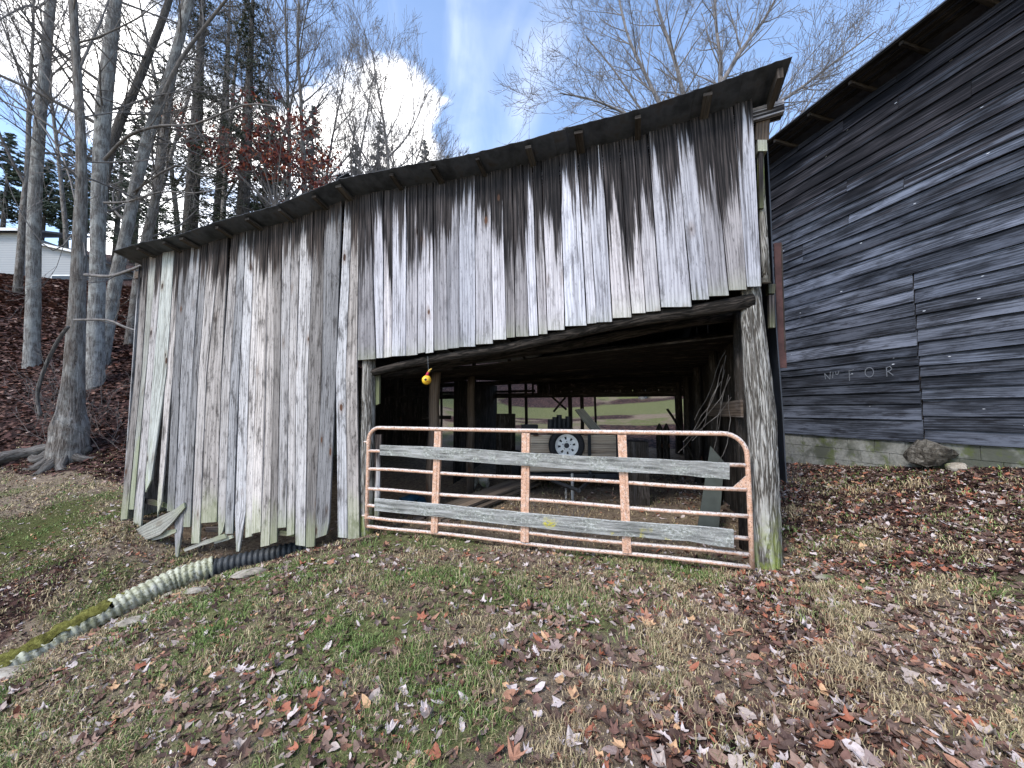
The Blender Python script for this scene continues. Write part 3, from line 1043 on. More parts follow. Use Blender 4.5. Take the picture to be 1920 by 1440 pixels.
def roof_z(u, s):
    """underside of the roof at u along and s into the shed"""
    us = [ucoord(p) for p in EP]
    for i in range(len(us) - 1):
        if us[i] <= u <= us[i + 1] or i == len(us) - 2 and u > us[i] or i == 0 and u < us[0]:
            f_ = (u - us[i]) / (us[i + 1] - us[i])
            a = EP[i].z + (EP[i + 1].z - EP[i].z) * f_
            q = roof_back(EP[i]).z + (roof_back(EP[i + 1]).z - roof_back(EP[i]).z) * f_
            return a + (q - a) * (s + OV) / (DEPTH + OV + .3)
    return 3


# rafters with their tails under the eave
RAFT = [251, 300, 333, 400, 457, 518, 583, 629, 729, 808, 892, 988, 1083, 1196, 1329, 1466]
for i, px in enumerate(RAFT):
    py = np.interp(px, [e[0] for e in EDGE], [e[1] for e in EDGE])
    p = on_wall(px, py, OV)
    u = ucoord(p)
    wd = .05 + .05 * ((i * 7) % 5) / 5
    hh = .034 if i < 15 else .10
    a = W(u, roof_z(u, -OV + .05) - .012, OV - .05)
    b_ = W(u, roof_z(u, DEPTH) - .012, -DEPTH)
    mb = MB()
    mb.box(a - U * wd * .5 - Vector((0, 0, hh)), U * wd, b_ - a, Vector((0, 0, hh)), (i * 3.1, i))
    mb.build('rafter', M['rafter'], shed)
# top plate whose sawn end sticks out beyond the corner
pe = on_wall(1470, 200, -.06)
ue = ucoord(pe)
zt = pe.z
mb = MB()
mb.box(W(1.0, roof_z(1.0, 0.1) - .30, -.05), W(ue, zt - .06, -.05) - W(1.0, roof_z(1.0, 0.1) - .30, -.05), DP * .12, Vector((0, 0, .13)))
mb.build('top_plate', M['siding'], shed)
mb = MB()
uL = ucoord(on_wall(250, 500))
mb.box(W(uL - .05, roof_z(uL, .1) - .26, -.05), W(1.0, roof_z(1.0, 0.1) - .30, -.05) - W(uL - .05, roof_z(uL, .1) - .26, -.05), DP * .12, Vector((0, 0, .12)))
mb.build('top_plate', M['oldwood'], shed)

# bay posts: bark-covered log at the right, squared trunk at the left
PX = [(1406, 530, 38), (1410, 600, 46), (1419, 700, 54), (1427, 780, 57), (1430, 860, 57), (1433, 950, 58), (1435, 1020, 59), (1436, 1068, 62)]
pts, rad = [], []
for x, y, wpx in PX[::-1]:
    p = on_wall(x, y, -.16)
    pts.append(p)
    rad.append(wpx * .5 / F * p.y * .84)
pts[0].z -= .15
fine_p, fine_r = [], []
for i in range(len(pts) - 1):
    for j in range(5):
        fine_p.append(pts[i].lerp(pts[i + 1], j / 5))
        fine_r.append(rad[i] + (rad[i + 1] - rad[i]) * j / 5)
fine_p.append(pts[-1])
fine_r.append(rad[-1])
top_p = fine_p[-1] + Vector((-.05, 0, 1.6))
fine_p.append(top_p)
fine_r.append(rad[-1] * .9)
mb = MB()
mb.tube(fine_p, fine_r, 30, bump=.055, seed=4)
post_r = mb.build('log_post', M['log'], shed, smooth=True)
post_r['label'] = 'bark-covered log post with mossy foot'
PX = [(692, 683, 24), (691, 760, 26), (689, 860, 27), (687, 940, 28), (686, 1005, 29)]
pts, rad = [], []
for x, y, wpx in PX[::-1]:
    p = on_wall(x, y, -.12)
    pts.append(p)
    rad.append(wpx * .5 / F * p.y)
pts[0].z -= .15
pts.append(pts[-1] + Vector((0, 0, 1.9)))
rad.append(rad[-1])
fp, fr_ = [], []
for i in range(len(pts) - 1):
    for j in range(3):
        fp.append(pts[i].lerp(pts[i + 1], j / 3))
        fr_.append(rad[i] + (rad[i + 1] - rad[i]) * j / 3)
mb = MB()
mb.tube(fp, fr_, 14, bump=.06, seed=9)
mb.build('log_post', M['log'], shed, smooth=True)
# plank nailed along that post
board('post_plank', [(on_wall(703, 700, -.14), on_wall(711, 700, -.14)), (on_wall(704, 760, -.14), on_wall(711, 757, -.14))], NF, .03, M['siding_left'], shed)
board('post_plank', [(on_wall(703, 815, -.12), on_wall(715, 815, -.12)), (on_wall(701, 975, -.12), on_wall(709, 975, -.12))], NF, .03, M['siding_left'], shed)

# header poles across the bay
for (x0, y0, x1, y1, off, r0, r1, mt) in ((700, 697, 1412, 560, -.10, .05, .075, 'log_dark'), (720, 705, 1400, 588, -.65, .05, .06, 'log_dark'), (760, 712, 1395, 622, -1.6, .06, .05, 'log_dark'),
                                          (760, 720, 1380, 660, -2.8, .05, .06, 'log_dark'), (770, 728, 1350, 690, -4.2, .05, .06, 'log_dark')):
    a, b_ = on_wall(x0, y0, off), on_wall(x1, y1, off)
    n_ = 9
    pts = [a.lerp(b_, j / n_) + Vector((0, 0, .02 * math.sin(j * 1.3 + off * 3))) for j in range(n_ + 1)]
    mb = MB()
    mb.tube(pts, [r0 + (r1 - r0) * j / n_ for j in range(n_ + 1)], 10, bump=.08, seed=int(x1))
    mb.build('cross_pole', M[mt], shed, smooth=True)

# loft floor planks over the bay
zl0 = on_wall(760, 690, -1.2).z
for i in range(15):
    s0 = 1.0 + i * .335
    u0, u1 = -.3, 4.6
    za, zb = 2.05 + .02 * i, 2.42 - .015 * i
    zz_ = min(za, roof_z(.2, s0 + .3) - .2)
    zz2 = min(zb, roof_z(4.4, s0 + .3) - .2)
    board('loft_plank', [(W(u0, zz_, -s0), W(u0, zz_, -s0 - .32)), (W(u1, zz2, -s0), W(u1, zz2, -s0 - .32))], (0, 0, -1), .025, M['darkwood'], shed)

# side walls and back wall
u_left = ucoord(on_wall(236, 800))
u_right = ucoord(on_wall(1432, 800)) + .08
for i in range(15):
    s0 = .03 + i * .405
    z0 = h1(*(W(u_left, 0, -s0).xy)) - .05
    board('side_board', [(W(u_left, roof_z(u_left, s0) - .08, -s0), W(u_left, roof_z(u_left, s0 + .39) - .08, -s0 - .395)), (W(u_left - .02, z0, -s0), W(u_left, z0, -s0 - .395))], -U, .022, M['siding_left'], shed)
for i in range(20):
    s0 = .45 + i * .28
    wd = .26 if i % 4 else .22
    z0 = h1(*(W(u_right, 0, -s0).xy)) + rng.uniform(-.02, .05)
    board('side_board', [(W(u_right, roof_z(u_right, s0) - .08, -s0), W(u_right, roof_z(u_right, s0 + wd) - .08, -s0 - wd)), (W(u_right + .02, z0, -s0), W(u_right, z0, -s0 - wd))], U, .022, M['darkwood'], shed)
for i in range(4):
    p = W(u_right - .12, 0, -.5 - i * 1.5)
    z0 = h1(p.x, p.y)
    mb = MB()
    mb.tube([W(u_right - .13, z0 - .1, -.55 - i * 1.5), W(u_right - .12, 1.5, -.56 - i * 1.5), W(u_right - .12, 2.6, -.55 - i * 1.5)], [.075, .07, .06], 9, bump=.08, seed=i)
    mb.build('side_post', M['darkwood'], shed, smooth=True)
# back wall: posts
back_px = [(800, .05), (826, .04), (888, .055), (955, .05), (985, .045), (1068, .055), (1090, .05), (1115, .03), (1272, .09)]


def on_back(px, py, s=DEPTH):
    return on_wall(px, py, -s)


for i, (px, r_) in enumerate(back_px):
    a = on_back(px, 800)
    u = ucoord(a)
    z0 = h1(a.x, a.y) - .1
    mb = MB()
    mb.tube([W(u, z0, -DEPTH), W(u + .03, 1.2, -DEPTH), W(u, roof_z(u, DEPTH) - .05, -DEPTH)], [r_ * 1.1, r_, r_], 8, bump=.1, seed=i)
    mb.build('back_post', M['darkwood'], shed)
u_bl, u_bm, u_br = u_left, ucoord(on_back(808, 760)), u_right
u_open = ucoord(on_back(985, 760))
# closed part behind the left bay
for i in range(14):
    ua = u_bl + (u_bm - u_bl) * i / 14
    ub = u_bl + (u_bm - u_bl) * (i + .97) / 14
    q = W(ua, 0, -DEPTH)
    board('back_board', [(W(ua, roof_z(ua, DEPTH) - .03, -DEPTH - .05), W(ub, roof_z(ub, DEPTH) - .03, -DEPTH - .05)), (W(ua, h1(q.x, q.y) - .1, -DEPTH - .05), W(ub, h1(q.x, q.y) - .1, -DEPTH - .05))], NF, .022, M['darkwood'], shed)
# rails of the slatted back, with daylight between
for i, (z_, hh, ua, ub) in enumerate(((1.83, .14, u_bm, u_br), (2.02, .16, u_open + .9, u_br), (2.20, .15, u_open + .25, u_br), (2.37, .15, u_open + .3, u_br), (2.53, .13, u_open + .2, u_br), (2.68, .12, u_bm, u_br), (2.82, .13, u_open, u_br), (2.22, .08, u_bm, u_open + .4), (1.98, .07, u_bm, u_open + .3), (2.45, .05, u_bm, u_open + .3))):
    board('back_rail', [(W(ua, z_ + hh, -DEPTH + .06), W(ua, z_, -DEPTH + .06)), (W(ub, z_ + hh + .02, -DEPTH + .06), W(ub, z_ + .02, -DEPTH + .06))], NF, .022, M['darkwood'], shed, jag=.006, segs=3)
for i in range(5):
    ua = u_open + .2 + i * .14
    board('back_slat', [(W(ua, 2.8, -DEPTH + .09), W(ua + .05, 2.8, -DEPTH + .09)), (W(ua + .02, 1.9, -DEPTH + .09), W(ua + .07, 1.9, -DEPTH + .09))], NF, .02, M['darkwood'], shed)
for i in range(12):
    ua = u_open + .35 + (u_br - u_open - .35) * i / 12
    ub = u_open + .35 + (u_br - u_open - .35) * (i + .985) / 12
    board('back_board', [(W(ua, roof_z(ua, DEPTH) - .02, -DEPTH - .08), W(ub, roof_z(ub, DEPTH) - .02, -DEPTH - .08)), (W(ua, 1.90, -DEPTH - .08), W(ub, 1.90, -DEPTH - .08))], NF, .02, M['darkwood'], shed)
# short leaning boards beside the back opening
for i, (x0, x1, y0, y1) in enumerate(((893, 902, 752, 800), (904, 912, 754, 800), (913, 921, 752, 798), (922, 927, 758, 800))):
    board('back_slat', [(on_back(x0, y0), on_back(x1, y0)), (on_back(x0 - 2, y1 + 12), on_back(x1 - 2, y1 + 12))], NF, .02, M['lumber'], shed)
for (xa, ya, xb, yb_) in ((1036, 745, 1062, 768), (1060, 745, 1038, 772), (918, 754, 904, 796)):
    a, b_ = on_back(xa, ya, DEPTH - .15), on_back(xb, yb_, DEPTH - .15)
    mb = MB()
    mb.tube([a, b_], .03, 6)
    mb.build('back_brace', M['darkwood'], shed)
# posts standing inside the bay
for i, (x0, y0, x1, y1, s_, r_) in enumerate(((818, 680, 806, 985, 1.15, .085), (884, 690, 881, 905, 2.6, .075))):
    a = on_wall(x1, y1, -s_)
    top_ = on_wall(x0, y0, -s_)
    a.z = h1(a.x, a.y) - .1
    top_.z = 2.3
    n_ = 7
    mb = MB()
    mb.tube([a.lerp(top_, j / n_) + Vector((.012 * math.sin(j * 2.0), 0, 0)) for j in range(n_ + 1)], [r_ * (1.08 - .02 * j) for j in range(n_ + 1)], 10, bump=.07, seed=i + 40)
    mb.build('inner_post', M['oldwood'], shed, smooth=True)
# rail boards of the stall and the dark partition beside the left post
for (xa, xb, ya, yb_, s_) in ((792, 845, 779, 786, 3.2), (700, 800, 742, 746, 3.0), (760, 800, 690, 700, 2.5)):
    board('stall_rail', [(on_wall(xa, ya, -s_), on_wall(xa, yb_, -s_)), (on_wall(xb, ya, -s_), on_wall(xb, yb_, -s_))], NF, .03, M['darkwood'], shed)
for i in range(9):
    s0 = 3.4 + i * .31
    up = ucoord(on_wall(702, 800)) - .5
    board('stall_board', [(W(up, 2.2, -s0), W(up, 2.2, -s0 - .3)), (W(up, -.15, -s0), W(up, -.15, -s0 - .3))], U, .022, M['darkwood'], shed)

# pieces on the right-hand corner
sx = [(1437, 262), (1443, 380), (1449, 520), (1455, 620), (1461, 700), (1467, 780), (1471, 860), (1474, 905)]
mb = MB()
for k, (x, y) in enumerate(sx):
    p = on_wall(x, y, -.34)
    q = p + DP * 1.6 + U * .12
    mb.v += [tuple(p), tuple(q), tuple(p + U * .012), tuple(q + U * .012)]
for k in range(len(sx) - 1):
    a = k * 4
    mb.face((a, a + 1, a + 5, a + 4))
    mb.face((a + 2, a + 6, a + 7, a + 3))
    mb.face((a, a + 4, a + 6, a + 2))
mb.face((0, 2, 3, 1))
sh_ = mb.build('side_sheet', M['blacksheet'], shed)
sh_['label'] = 'dark curled sheet hanging beside the log post'
mb = MB()
a, b_ = on_wall(1451, 456, -.42), on_wall(1461, 690, -.42)
mb.box(a, b_ - a, U * .07, DP * .02)
st_ = mb.build('corner_strip', M['rust'], shed)
st_['label'] = 'rusty red metal strip'
mb = MB()
a, b_ = on_wall(1464.5, 456, -.415), on_wall(1471.5, 660, -.415)
mb.box(a, b_ - a, U * .010, DP * .03)
mb.build('strip_edge', M['rafter'], st_)
board('corner_block', [(on_wall(1441, 532, -.2), on_wall(1454, 532, -.2)), (on_wall(1442, 550, -.2), on_wall(1453, 550, -.2))], NF, .10, M['siding'], shed)
board('corner_block', [(on_wall(1442, 553, -.2), on_wall(1453, 553, -.2)), (on_wall(1444, 614, -.2), on_wall(1454, 614, -.2))], NF, .06, M['siding'], shed)
board('corner_board', [(on_wall(1424, 270, -.06), on_wall(1432, 270, -.06)), (on_wall(1424, 390, -.06), on_wall(1431, 390, -.06))], NF, .04, M['siding'], shed)
a = on_wall(1418, 220, -.1)
mb = MB()
mb.box(a, on_wall(1444, 220, -.1) - a, DP * .25, on_wall(1416, 262, -.1) - a)
mb.build('corner_block', M['oldwood'], shed)
board('corner_block', [(on_wall(1420, 262, -.05), on_wall(1438, 262, -.05)), (on_wall(1421, 283, -.05), on_wall(1438, 283, -.05))], NF, .12, M['paleplank'], shed)
mb = MB()
cpts = [on_wall(1426, 285, -.12), on_wall(1428, 360, -.12), on_wall(1432, 450, -.12), on_wall(1436, 530, -.12)]
mb.tube(cpts, [.03, .035, .04, .05], 8, bump=.12, seed=3)
mb.build('corner_pole', M['log'], shed, smooth=True)
# horizontal board and dead vine on the side wall inside
board('side_rail', [(W(u_right - .2, 1.62, -.3), W(u_right - .2, 1.44, -.3)), (W(u_right - .2, 1.6, -2.2), W(u_right - .2, 1.42, -2.2))], -U, .025, M['oldwood'], shed)
mb = MB()
vr = random.Random(44)
for i in range(8):
    p = W(u_right - .24 - vr.uniform(0, .06), 1.95 + vr.uniform(-.3, .3), -.32 - vr.uniform(0, .35))
    pts = [p]
    d = -U * vr.uniform(0, .5) + DP * vr.uniform(-.1, .3) + Vector((0, 0, -1))
    for j in range(7):
        d = (d + U * vr.uniform(-.35, .2) + DP * vr.uniform(-.2, .3) + Vector((0, 0, vr.uniform(-.4, .1)))).normalized()
        p = p + d * .13
        pts.append(p)
    mb.tube(pts, .004, 4)
vine = mb.build('dead_vine', M['bark_dark'])
tag(vine, 'dry brown vine tangled inside shed behind the log post', 'vine')

# ------------------------------------------------------------------ gate
gate = thing('farm_gate', GL + Vector((0, 0, 0)), 'rusty salmon pink tubular farm gate closing the open bay', 'gate')
GO = .03
LEN = (GR - GL).length
ZT, ZB = 1.285, .02


def g_(u, z, off=0.0):
    return W(u, z, GO + off)


rc = .16
pts = [g_(0, ZB)] + [g_(0, z) for z in (.4, .8, ZT - rc)]
pts += [g_(rc - rc * math.cos(a), ZT - rc + rc * math.sin(a)) for a in np.linspace(.2, math.pi / 2, 7)]
pts += [g_(u, ZT - .006 * math.sin(math.pi * (u / LEN))) for u in (1, 2, 3, LEN - rc * 1.3)]
rc2 = rc * 1.3
pts += [g_(LEN - rc2 + rc2 * math.sin(a), ZT - rc2 + rc2 * math.cos(a)) for a in np.linspace(.2, math.pi / 2, 8)]
pts += [g_(LEN + .004, z) for z in (.7, .4, ZB)]
mb = MB()
mb.tube(pts, .0235, 12)
mb.build('frame_tube', M['gate'], gate, smooth=True)
for i, z in enumerate((.985, .755, .505, .295, .145, ZB + .012)):
    n_ = 12
    mb = MB()
    mb.tube([g_(LEN * j / n_, z + .008 * math.sin(j * .9 + i) * (0 < j < n_)) for j in range(n_ + 1)], .0205, 10)
    mb.build('rail', M['gate'], gate, smooth=True)
for px_t, px_b, ln in ((825, 818, .088), (988, 986, .092), (1166, 1175, .088)):
    ut, ub = ucoord(on_wall(px_t, 806)), ucoord(on_wall(px_b, 1000))
    mb = MB()
    for k_ in range(1):
        # shallow channel: web and two flanges
        for (o0, o1, f0, f1) in ((-.5, .5, .024, .030), (-.5, -.42, -.012, .024), (.42, .5, -.012, .024), (-.12, .12, .030, .036)):
            a = g_(ut + o0 * ln, ZT - .03, f0)
            b_ = g_(ub + o0 * ln, ZB + .03, f0)
            mb.box(b_, U * ln * (o1 - o0), NF * (f1 - f0), a - b_)
    mb.build('upright', M['gate'], gate)
mb = MB()
a = g_(LEN - .02, .755, .01)
mb.v = [tuple(p) for p in (a + Vector((0, 0, .13)), a, a - U * .13, a + Vector((0, 0, .13)) - NF * .012, a - NF * .012, a - U * .13 - NF * .012)]
mb.f, mb.uv, mb.uv2 = [], [], []
for f_ in ((0, 2, 1), (3, 4, 5), (0, 1, 4, 3), (1, 2, 5, 4), (2, 0, 3, 5)):
    mb.face(f_)
mb.build('corner_gusset', M['gate'], gate)
for z in (1.1, .16):
    mb = MB()
    mb.tube([g_(0, z - .03), g_(0, z + .03)], .03, 10)
    mb.tube([g_(-.07, z), g_(.02, z)], .012, 6)
    mb.build('hinge', M['gate'], gate)
for i, (p4, sd_) in enumerate((((712, 834, 857), 5), ((702, 935, 957), 6))):
    x0, ya, yb_ = p4
    if i == 0:
        st = [(712, 834, 853), (830, 839, 862), (980, 849, 874), (1150, 858, 884), (1290, 864, 892), (1368, 868, 899)]
    else:
        st = [(702, 935, 958), (830, 946, 970), (985, 962, 988), (1150, 977, 1004), (1290, 986, 1015), (1376, 994, 1028)]
    lv = [(on_wall(x, a_, GO + .065), on_wall(x, b__, GO + .065)) for x, a_, b__ in st]
    lv = [(Vector(a_), Vector(b__)) for a_, b__ in lv]
    board('gate_board', lv, NF, .03, M['gateboard'], gate, jag=.0045, segs=3, seed=sd_)

# ------------------------------------------------------------------ hanging gourd
gp = on_wall(800, 712, .12)
gourd = thing('gourd_birdhouse', gp - Vector((0, 0, .075)), 'yellow and orange painted gourd birdhouse with red neck under the eave board', 'birdhouse')
mb = MB()
sc_ = .0068
prof = [(-8.5, .3), (-8, 3.5), (-6, 6.2), (-3, 7.9), (0, 8.4), (3, 7.6), (5.5, 5.6), (7.3, 3.6)]
mb.tube([gp + Vector((.0006 * z * 3, 0, z * sc_)) for z, r_ in prof], [r_ * sc_ for z, r_ in prof], 22, bump=.02, seed=1)
mb.build('body', M['yellow'], gourd, smooth=True)
mb = MB()
mb.tube([gp + Vector((.004, 0, 7 * sc_)), gp + Vector((.010, 0, 10 * sc_)), gp + Vector((.02, 0, 13.5 * sc_))], [3.7 * sc_, 2.6 * sc_, 2.2 * sc_], 14)
mb.build('neck', M['gourd_red'], gourd, smooth=True)
mb = MB()
mb.tube([gp + Vector((.02, 0, 13.5 * sc_)), gp + Vector((.035, 0, 17 * sc_)), gp + Vector((.06, 0, 20 * sc_))], [2.2 * sc_, 1.8 * sc_, 1.2 * sc_], 12)
mb.build('neck_tip', M['gourd_tip'], gourd, smooth=True)
mb = MB()
hd = (CAM - gp).normalized()
hd = (hd + Vector((-.25, 0, .05))).normalized()
mb.tube([gp + hd * 7.4 * sc_, gp + hd * 8.75 * sc_], 2.1 * sc_, 14)
mb.build('entrance_hole', M['black'], gourd)
mb = MB()
mb.tube([gp + Vector((.02, 0, 13.5 * sc_)), gp + Vector((.02, -.01, 19 * sc_)), on_wall(802, 668, .1)], .0015, 4)
mb.build('hanging_wire', M['galv'], gourd)

# ------------------------------------------------------------------ trailer in the bay
TY = 6.75


def tp(px, py, dy=0):
    return at_y(px, py, TY + dy)


trailer = thing('utility_trailer', Vector((tp(1070, 900).x, TY, h1(tp(1070, 900).x, TY))), 'small plank-sided utility trailer with spare wheel parked in the shed', 'trailer')
x0, x1 = tp(984, 830).x, tp(1158, 830).x
zt_, zb_ = tp(1070, 815).z, tp(1070, 884).z
nb_ = 4
for i in range(nb_):
    za = zb_ + (zt_ - zb_) * i / nb_ + .006
    zb2 = zb_ + (zt_ - zb_) * (i + 1) / nb_ - .004
    board('front_plank', [(Vector((x0, TY, zb2)), Vector((x0, TY, za))), (Vector((x1, TY, zb2)), Vector((x1, TY, za)))], (0, -1, 0), .03, M['trailerplank_lit'], trailer, jag=.004, segs=3)
    for xx in (x0, x1):
        board('side_plank', [(Vector((xx, TY + .04, zb2)), Vector((xx, TY + .04, za))), (Vector((xx, TY + 2.3, zb2)), Vector((xx, TY + 2.3, za)))], (-1 if xx == x0 else 1, 0, 0), .03, M['lumber'], trailer)
mb = MB()
mb.box((x0, TY + .03, zb_ - .03), (x1 - x0, 0, 0), (0, 2.3, 0), (0, 0, .03))
mb.build('bed', M['darkwood'], trailer)
for xx in (x0 - .02, x1 - .03, tp(1102, 830).x):
    mb = MB()
    mb.box((xx, TY - .045, zb_ - .05), (.05, 0, 0), (0, .04, 0), (0, 0, zt_ - zb_ + .06))
    mb.build('stake', M['black'], trailer)
mb = MB()
mb.box((x0 - .03, TY - .02, zb_ - .12), (x1 - x0 + .06, 0, 0), (0, 2.3, 0), (0, 0, .08))
mb.build('chassis', M['black'], trailer)
xc = tp(1064, 830).x
for s_ in (-1, 1):
    mb = MB()
    mb.tube([(xc + s_ * .5, TY + .1, zb_ - .08), (xc, TY - 1.1, zb_ - .10)], .03, 6)
    mb.build('tongue', M['black'], trailer)
mb = MB()
jz = h1(xc, TY - .5)
mb.tube([(xc, TY - .5, jz), (xc, TY - .5, zb_ + .05)], .025, 10)
mb.tube([(xc, TY - .5, jz), (xc, TY - .5, jz + .02)], .07, 10)
mb.build('jack', M['galv'], trailer)
mb = MB()
for k in range(9):
    a0 = Vector((xc - .13, TY - .7, zb_ - .1 - k * .035))
    mb.tube([a0 + Vector((.012 * math.cos(a_), .012 * math.sin(a_) * (k % 2), .022 * math.sin(a_))) for a_ in np.linspace(0, 6.28, 7)], .004, 4, cap=False)
mb.build('safety_chain', M['galv'], trailer)


def wheel(parent, c, r_t, r_r, ax, wd, spoke=True):
    """wheel with its face towards ax"""
    ax = Vector(ax).normalized()
    up = Vector((0, 0, 1))
    sx_ = up.cross(ax).normalized()
    wh = empty_part('wheel', parent)
    mb = MB()
    prof = [(r_r, -.5), (r_r * 1.06, .42), (r_t * .86, .52), (r_t * .96, .42), (r_t, .2), (r_t, -.2), (r_t * .95, -.45), (r_r, -.5)]
    n_ = 36
    for a_ in range(n_):
        an = 2 * math.pi * a_ / n_
        rd = sx_ * math.cos(an) + up * math.sin(an)
        for r_, o_ in prof:
            mb.v.append(tuple(c + rd * r_ + ax * (o_ * wd)))
    k = len(prof)
    for a_ in range(n_):
        for j in range(k - 1):
            mb.face((a_ * k + j, ((a_ + 1) % n_) * k + j, ((a_ + 1) % n_) * k + j + 1, a_ * k + j + 1))
    mb.build('tyre', M['tyre'], wh, smooth=True)
    # rim: dished disc with eight openings
    mb = MB()
    n_ = 48
    rr_ = [(r_r * 1.05, .46), (r_r * .98, .40), (r_r * .80, .18), (r_r * .55, .26), (r_r * .30, .34), (r_r * .24, .30)]
    for a_ in range(n_):
        an = 2 * math.pi * a_ / n_
        rd = sx_ * math.cos(an) + up * math.sin(an)
        for r_, o_ in rr_:
            mb.v.append(tuple(c + rd * r_ + ax * (o_ * wd)))
    k = len(rr_)
    for a_ in range(n_):
        for j in range(k - 1):
            if j == 2 and spoke and a_ % 6 in (0, 1):
                continue
            mb.face((a_ * k + j, ((a_ + 1) % n_) * k + j, ((a_ + 1) % n_) * k + j + 1, a_ * k + j + 1))
    mb.build('rim', M['rim'], wh, smooth=True)
    mb = MB()
    mb.tube([c - ax * wd * .4, c + ax * wd * .1], r_r * .97, 24)
    mb.build('dark_backing', M['black'], wh)  # black disc behind the rim, standing for the shade in its openings
    mb = MB()
    mb.tube([c + ax * wd * .1, c + ax * wd * .36], r_r * .22, 16)
    mb.build('hub', M['black'], wh)
    mb = MB()
    for q in range(5):
        an = 2 * math.pi * q / 5 + .3
        cc_ = c + (sx_ * math.cos(an) + up * math.sin(an)) * r_r * .37
        mb.tube([cc_ + ax * wd * .25, cc_ + ax * wd * .42], r_r * .045, 6)
    mb.build('lug_nuts', M['black'], wh)
    return wh


wc = tp(1062, 835, -.14)
wheel(trailer, wc, .305, .185, (-.05, -1, .02), .19)
for xx in (x0 - .14, x1 + .14):
    wheel(trailer, Vector((xx, TY + 1.3, h1(xx, TY + 1.3) + .31)), .31, .18, (1 if xx > xc else -1, 0, 0), .18, False)

# loose load seen over the trailer: each a thing on its own
TB = zt_


def plank_thing(name, lab, cat, lv, nrm_, th, mt, group=None):
    c_ = sum((a_ + b__ for a_, b__ in lv), Vector((0, 0, 0))) / (2 * len(lv))
    o_ = board(name, lv, nrm_, th, M[mt], None, jag=.003, segs=2)
    return tag(o_, lab, cat, group)


zbed = zb_ + .005
a = tp(1078, 770, .6)
pl = plank_thing('leaning_sheet', 'pale grey sheet of board leaning over the trailer load', 'board', [(tp(1078, 768, .7), tp(1094, 766, .75)), (tp(1108, 806, .5), tp(1126, 803, .55)), (tp(1134, 838, .4), tp(1152, 836, .45))], (.3, -.8, .5), .02, 'paleplank')
mb = MB()
for k in range(5):
    xx = tp(1030 + k * 9, 800, .5).x
    mb.tube([(xx, TY + .5 + .05 * k, zbed), (xx + .02, TY + .5 + .05 * k, tp(1030, 786 - (k * 37) % 11, .5).z)], .05, 10)
tag(mb.build('stacked_cans', M['black']), 'dark round containers standing together on the trailer bed', 'containers', kind='stuff')
mb = MB()
mb.box((tp(930, 800, 1.6).x, TY + 1.6, h1(-.2, TY + 1.6)), (.42, 0, 0), (0, .5, 0), (0, 0, tp(930, 776, 1.6).z - h1(-.2, TY + 1.6)))
o_ = mb.build('wooden_crate', M['darkwood'])
tag(o_, 'dark wooden crate standing beyond the inner posts left of trailer', 'crate')
mb = MB()
mb.box((tp(978, 800, 1.2).x, TY + 1.2, h1(.3, TY + 1.2)), (.34, 0, 0), (0, .4, 0), (0, 0, tp(978, 797, 1.2).z - h1(.3, TY + 1.2)))
tag(mb.build('storage_bin', M['black']), 'low black bin between the crate and the trailer', 'bin')
for i, x in enumerate((1236, 1249)):
    b0 = tp(x, 812, 1.6)
    gz = h1(b0.x, b0.y)
    mb = MB()
    tz = tp(x, 794, 1.6).z
    mb.tube([(b0.x, b0.y, gz - .05), (b0.x, b0.y, tz - .12), (b0.x + .01, b0.y, tz)], [.07, .07, .015], 8, bump=.1, seed=i)
    tag(mb.build('pointed_stake', M['darkwood']), ('dark pointed stake by the back opening, nearer the trailer' if i == 0 else 'dark pointed stake by the back opening, next to the side wall'), 'stake')
mb = MB()
a, b_ = tp(1251, 767, 1.9), tp(1272, 800, 1.7)
mb.tube([a, a.lerp(b_, .5) + Vector((.01, 0, 0)), b_, b_ + (b_ - a) * 1.2 + Vector((0, 0, -.2))], .028, 7)
tag(mb.build('leaning_pole', M['darkwood']), 'short dark pole leaning on the side wall at the back opening', 'pole')

# pale green panels leaning inside by the side wall
for i, (q, lab) in enumerate(((((1334, 834), (1352, 862), (1360, 880), (1300, 930), (1326, 930)), 'pale green panel leaning on the inside of the side wall'),)):
    a = on_wall(1320, 930, -.9)
    gz = h1(a.x, a.y)
    tl, tr = on_wall(1332, 836, -1.2), on_wall(1358, 866, -1.1)
    bl, br = on_wall(1304, 930, -.9), on_wall(1344, 932, -.8)
    bl.z = br.z = gz + .005
    o_ = board('green_panel', [(tl, tr), (bl, br)], NF, .012, M['greenpanel'], None, jag=0)
    tag(o_, lab, 'panel')
a = on_wall(1178, 860, -2.0)
gz = h1(a.x, a.y)
mb = MB()
mb.box(Vector((a.x, a.y, gz)), U * .3, DP * .3, Vector((0, 0, on_wall(1178, 828, -2.0).z - gz)))
tag(mb.build('storage_box', M['darkwood']), 'dark box right of the trailer in the bay', 'box')

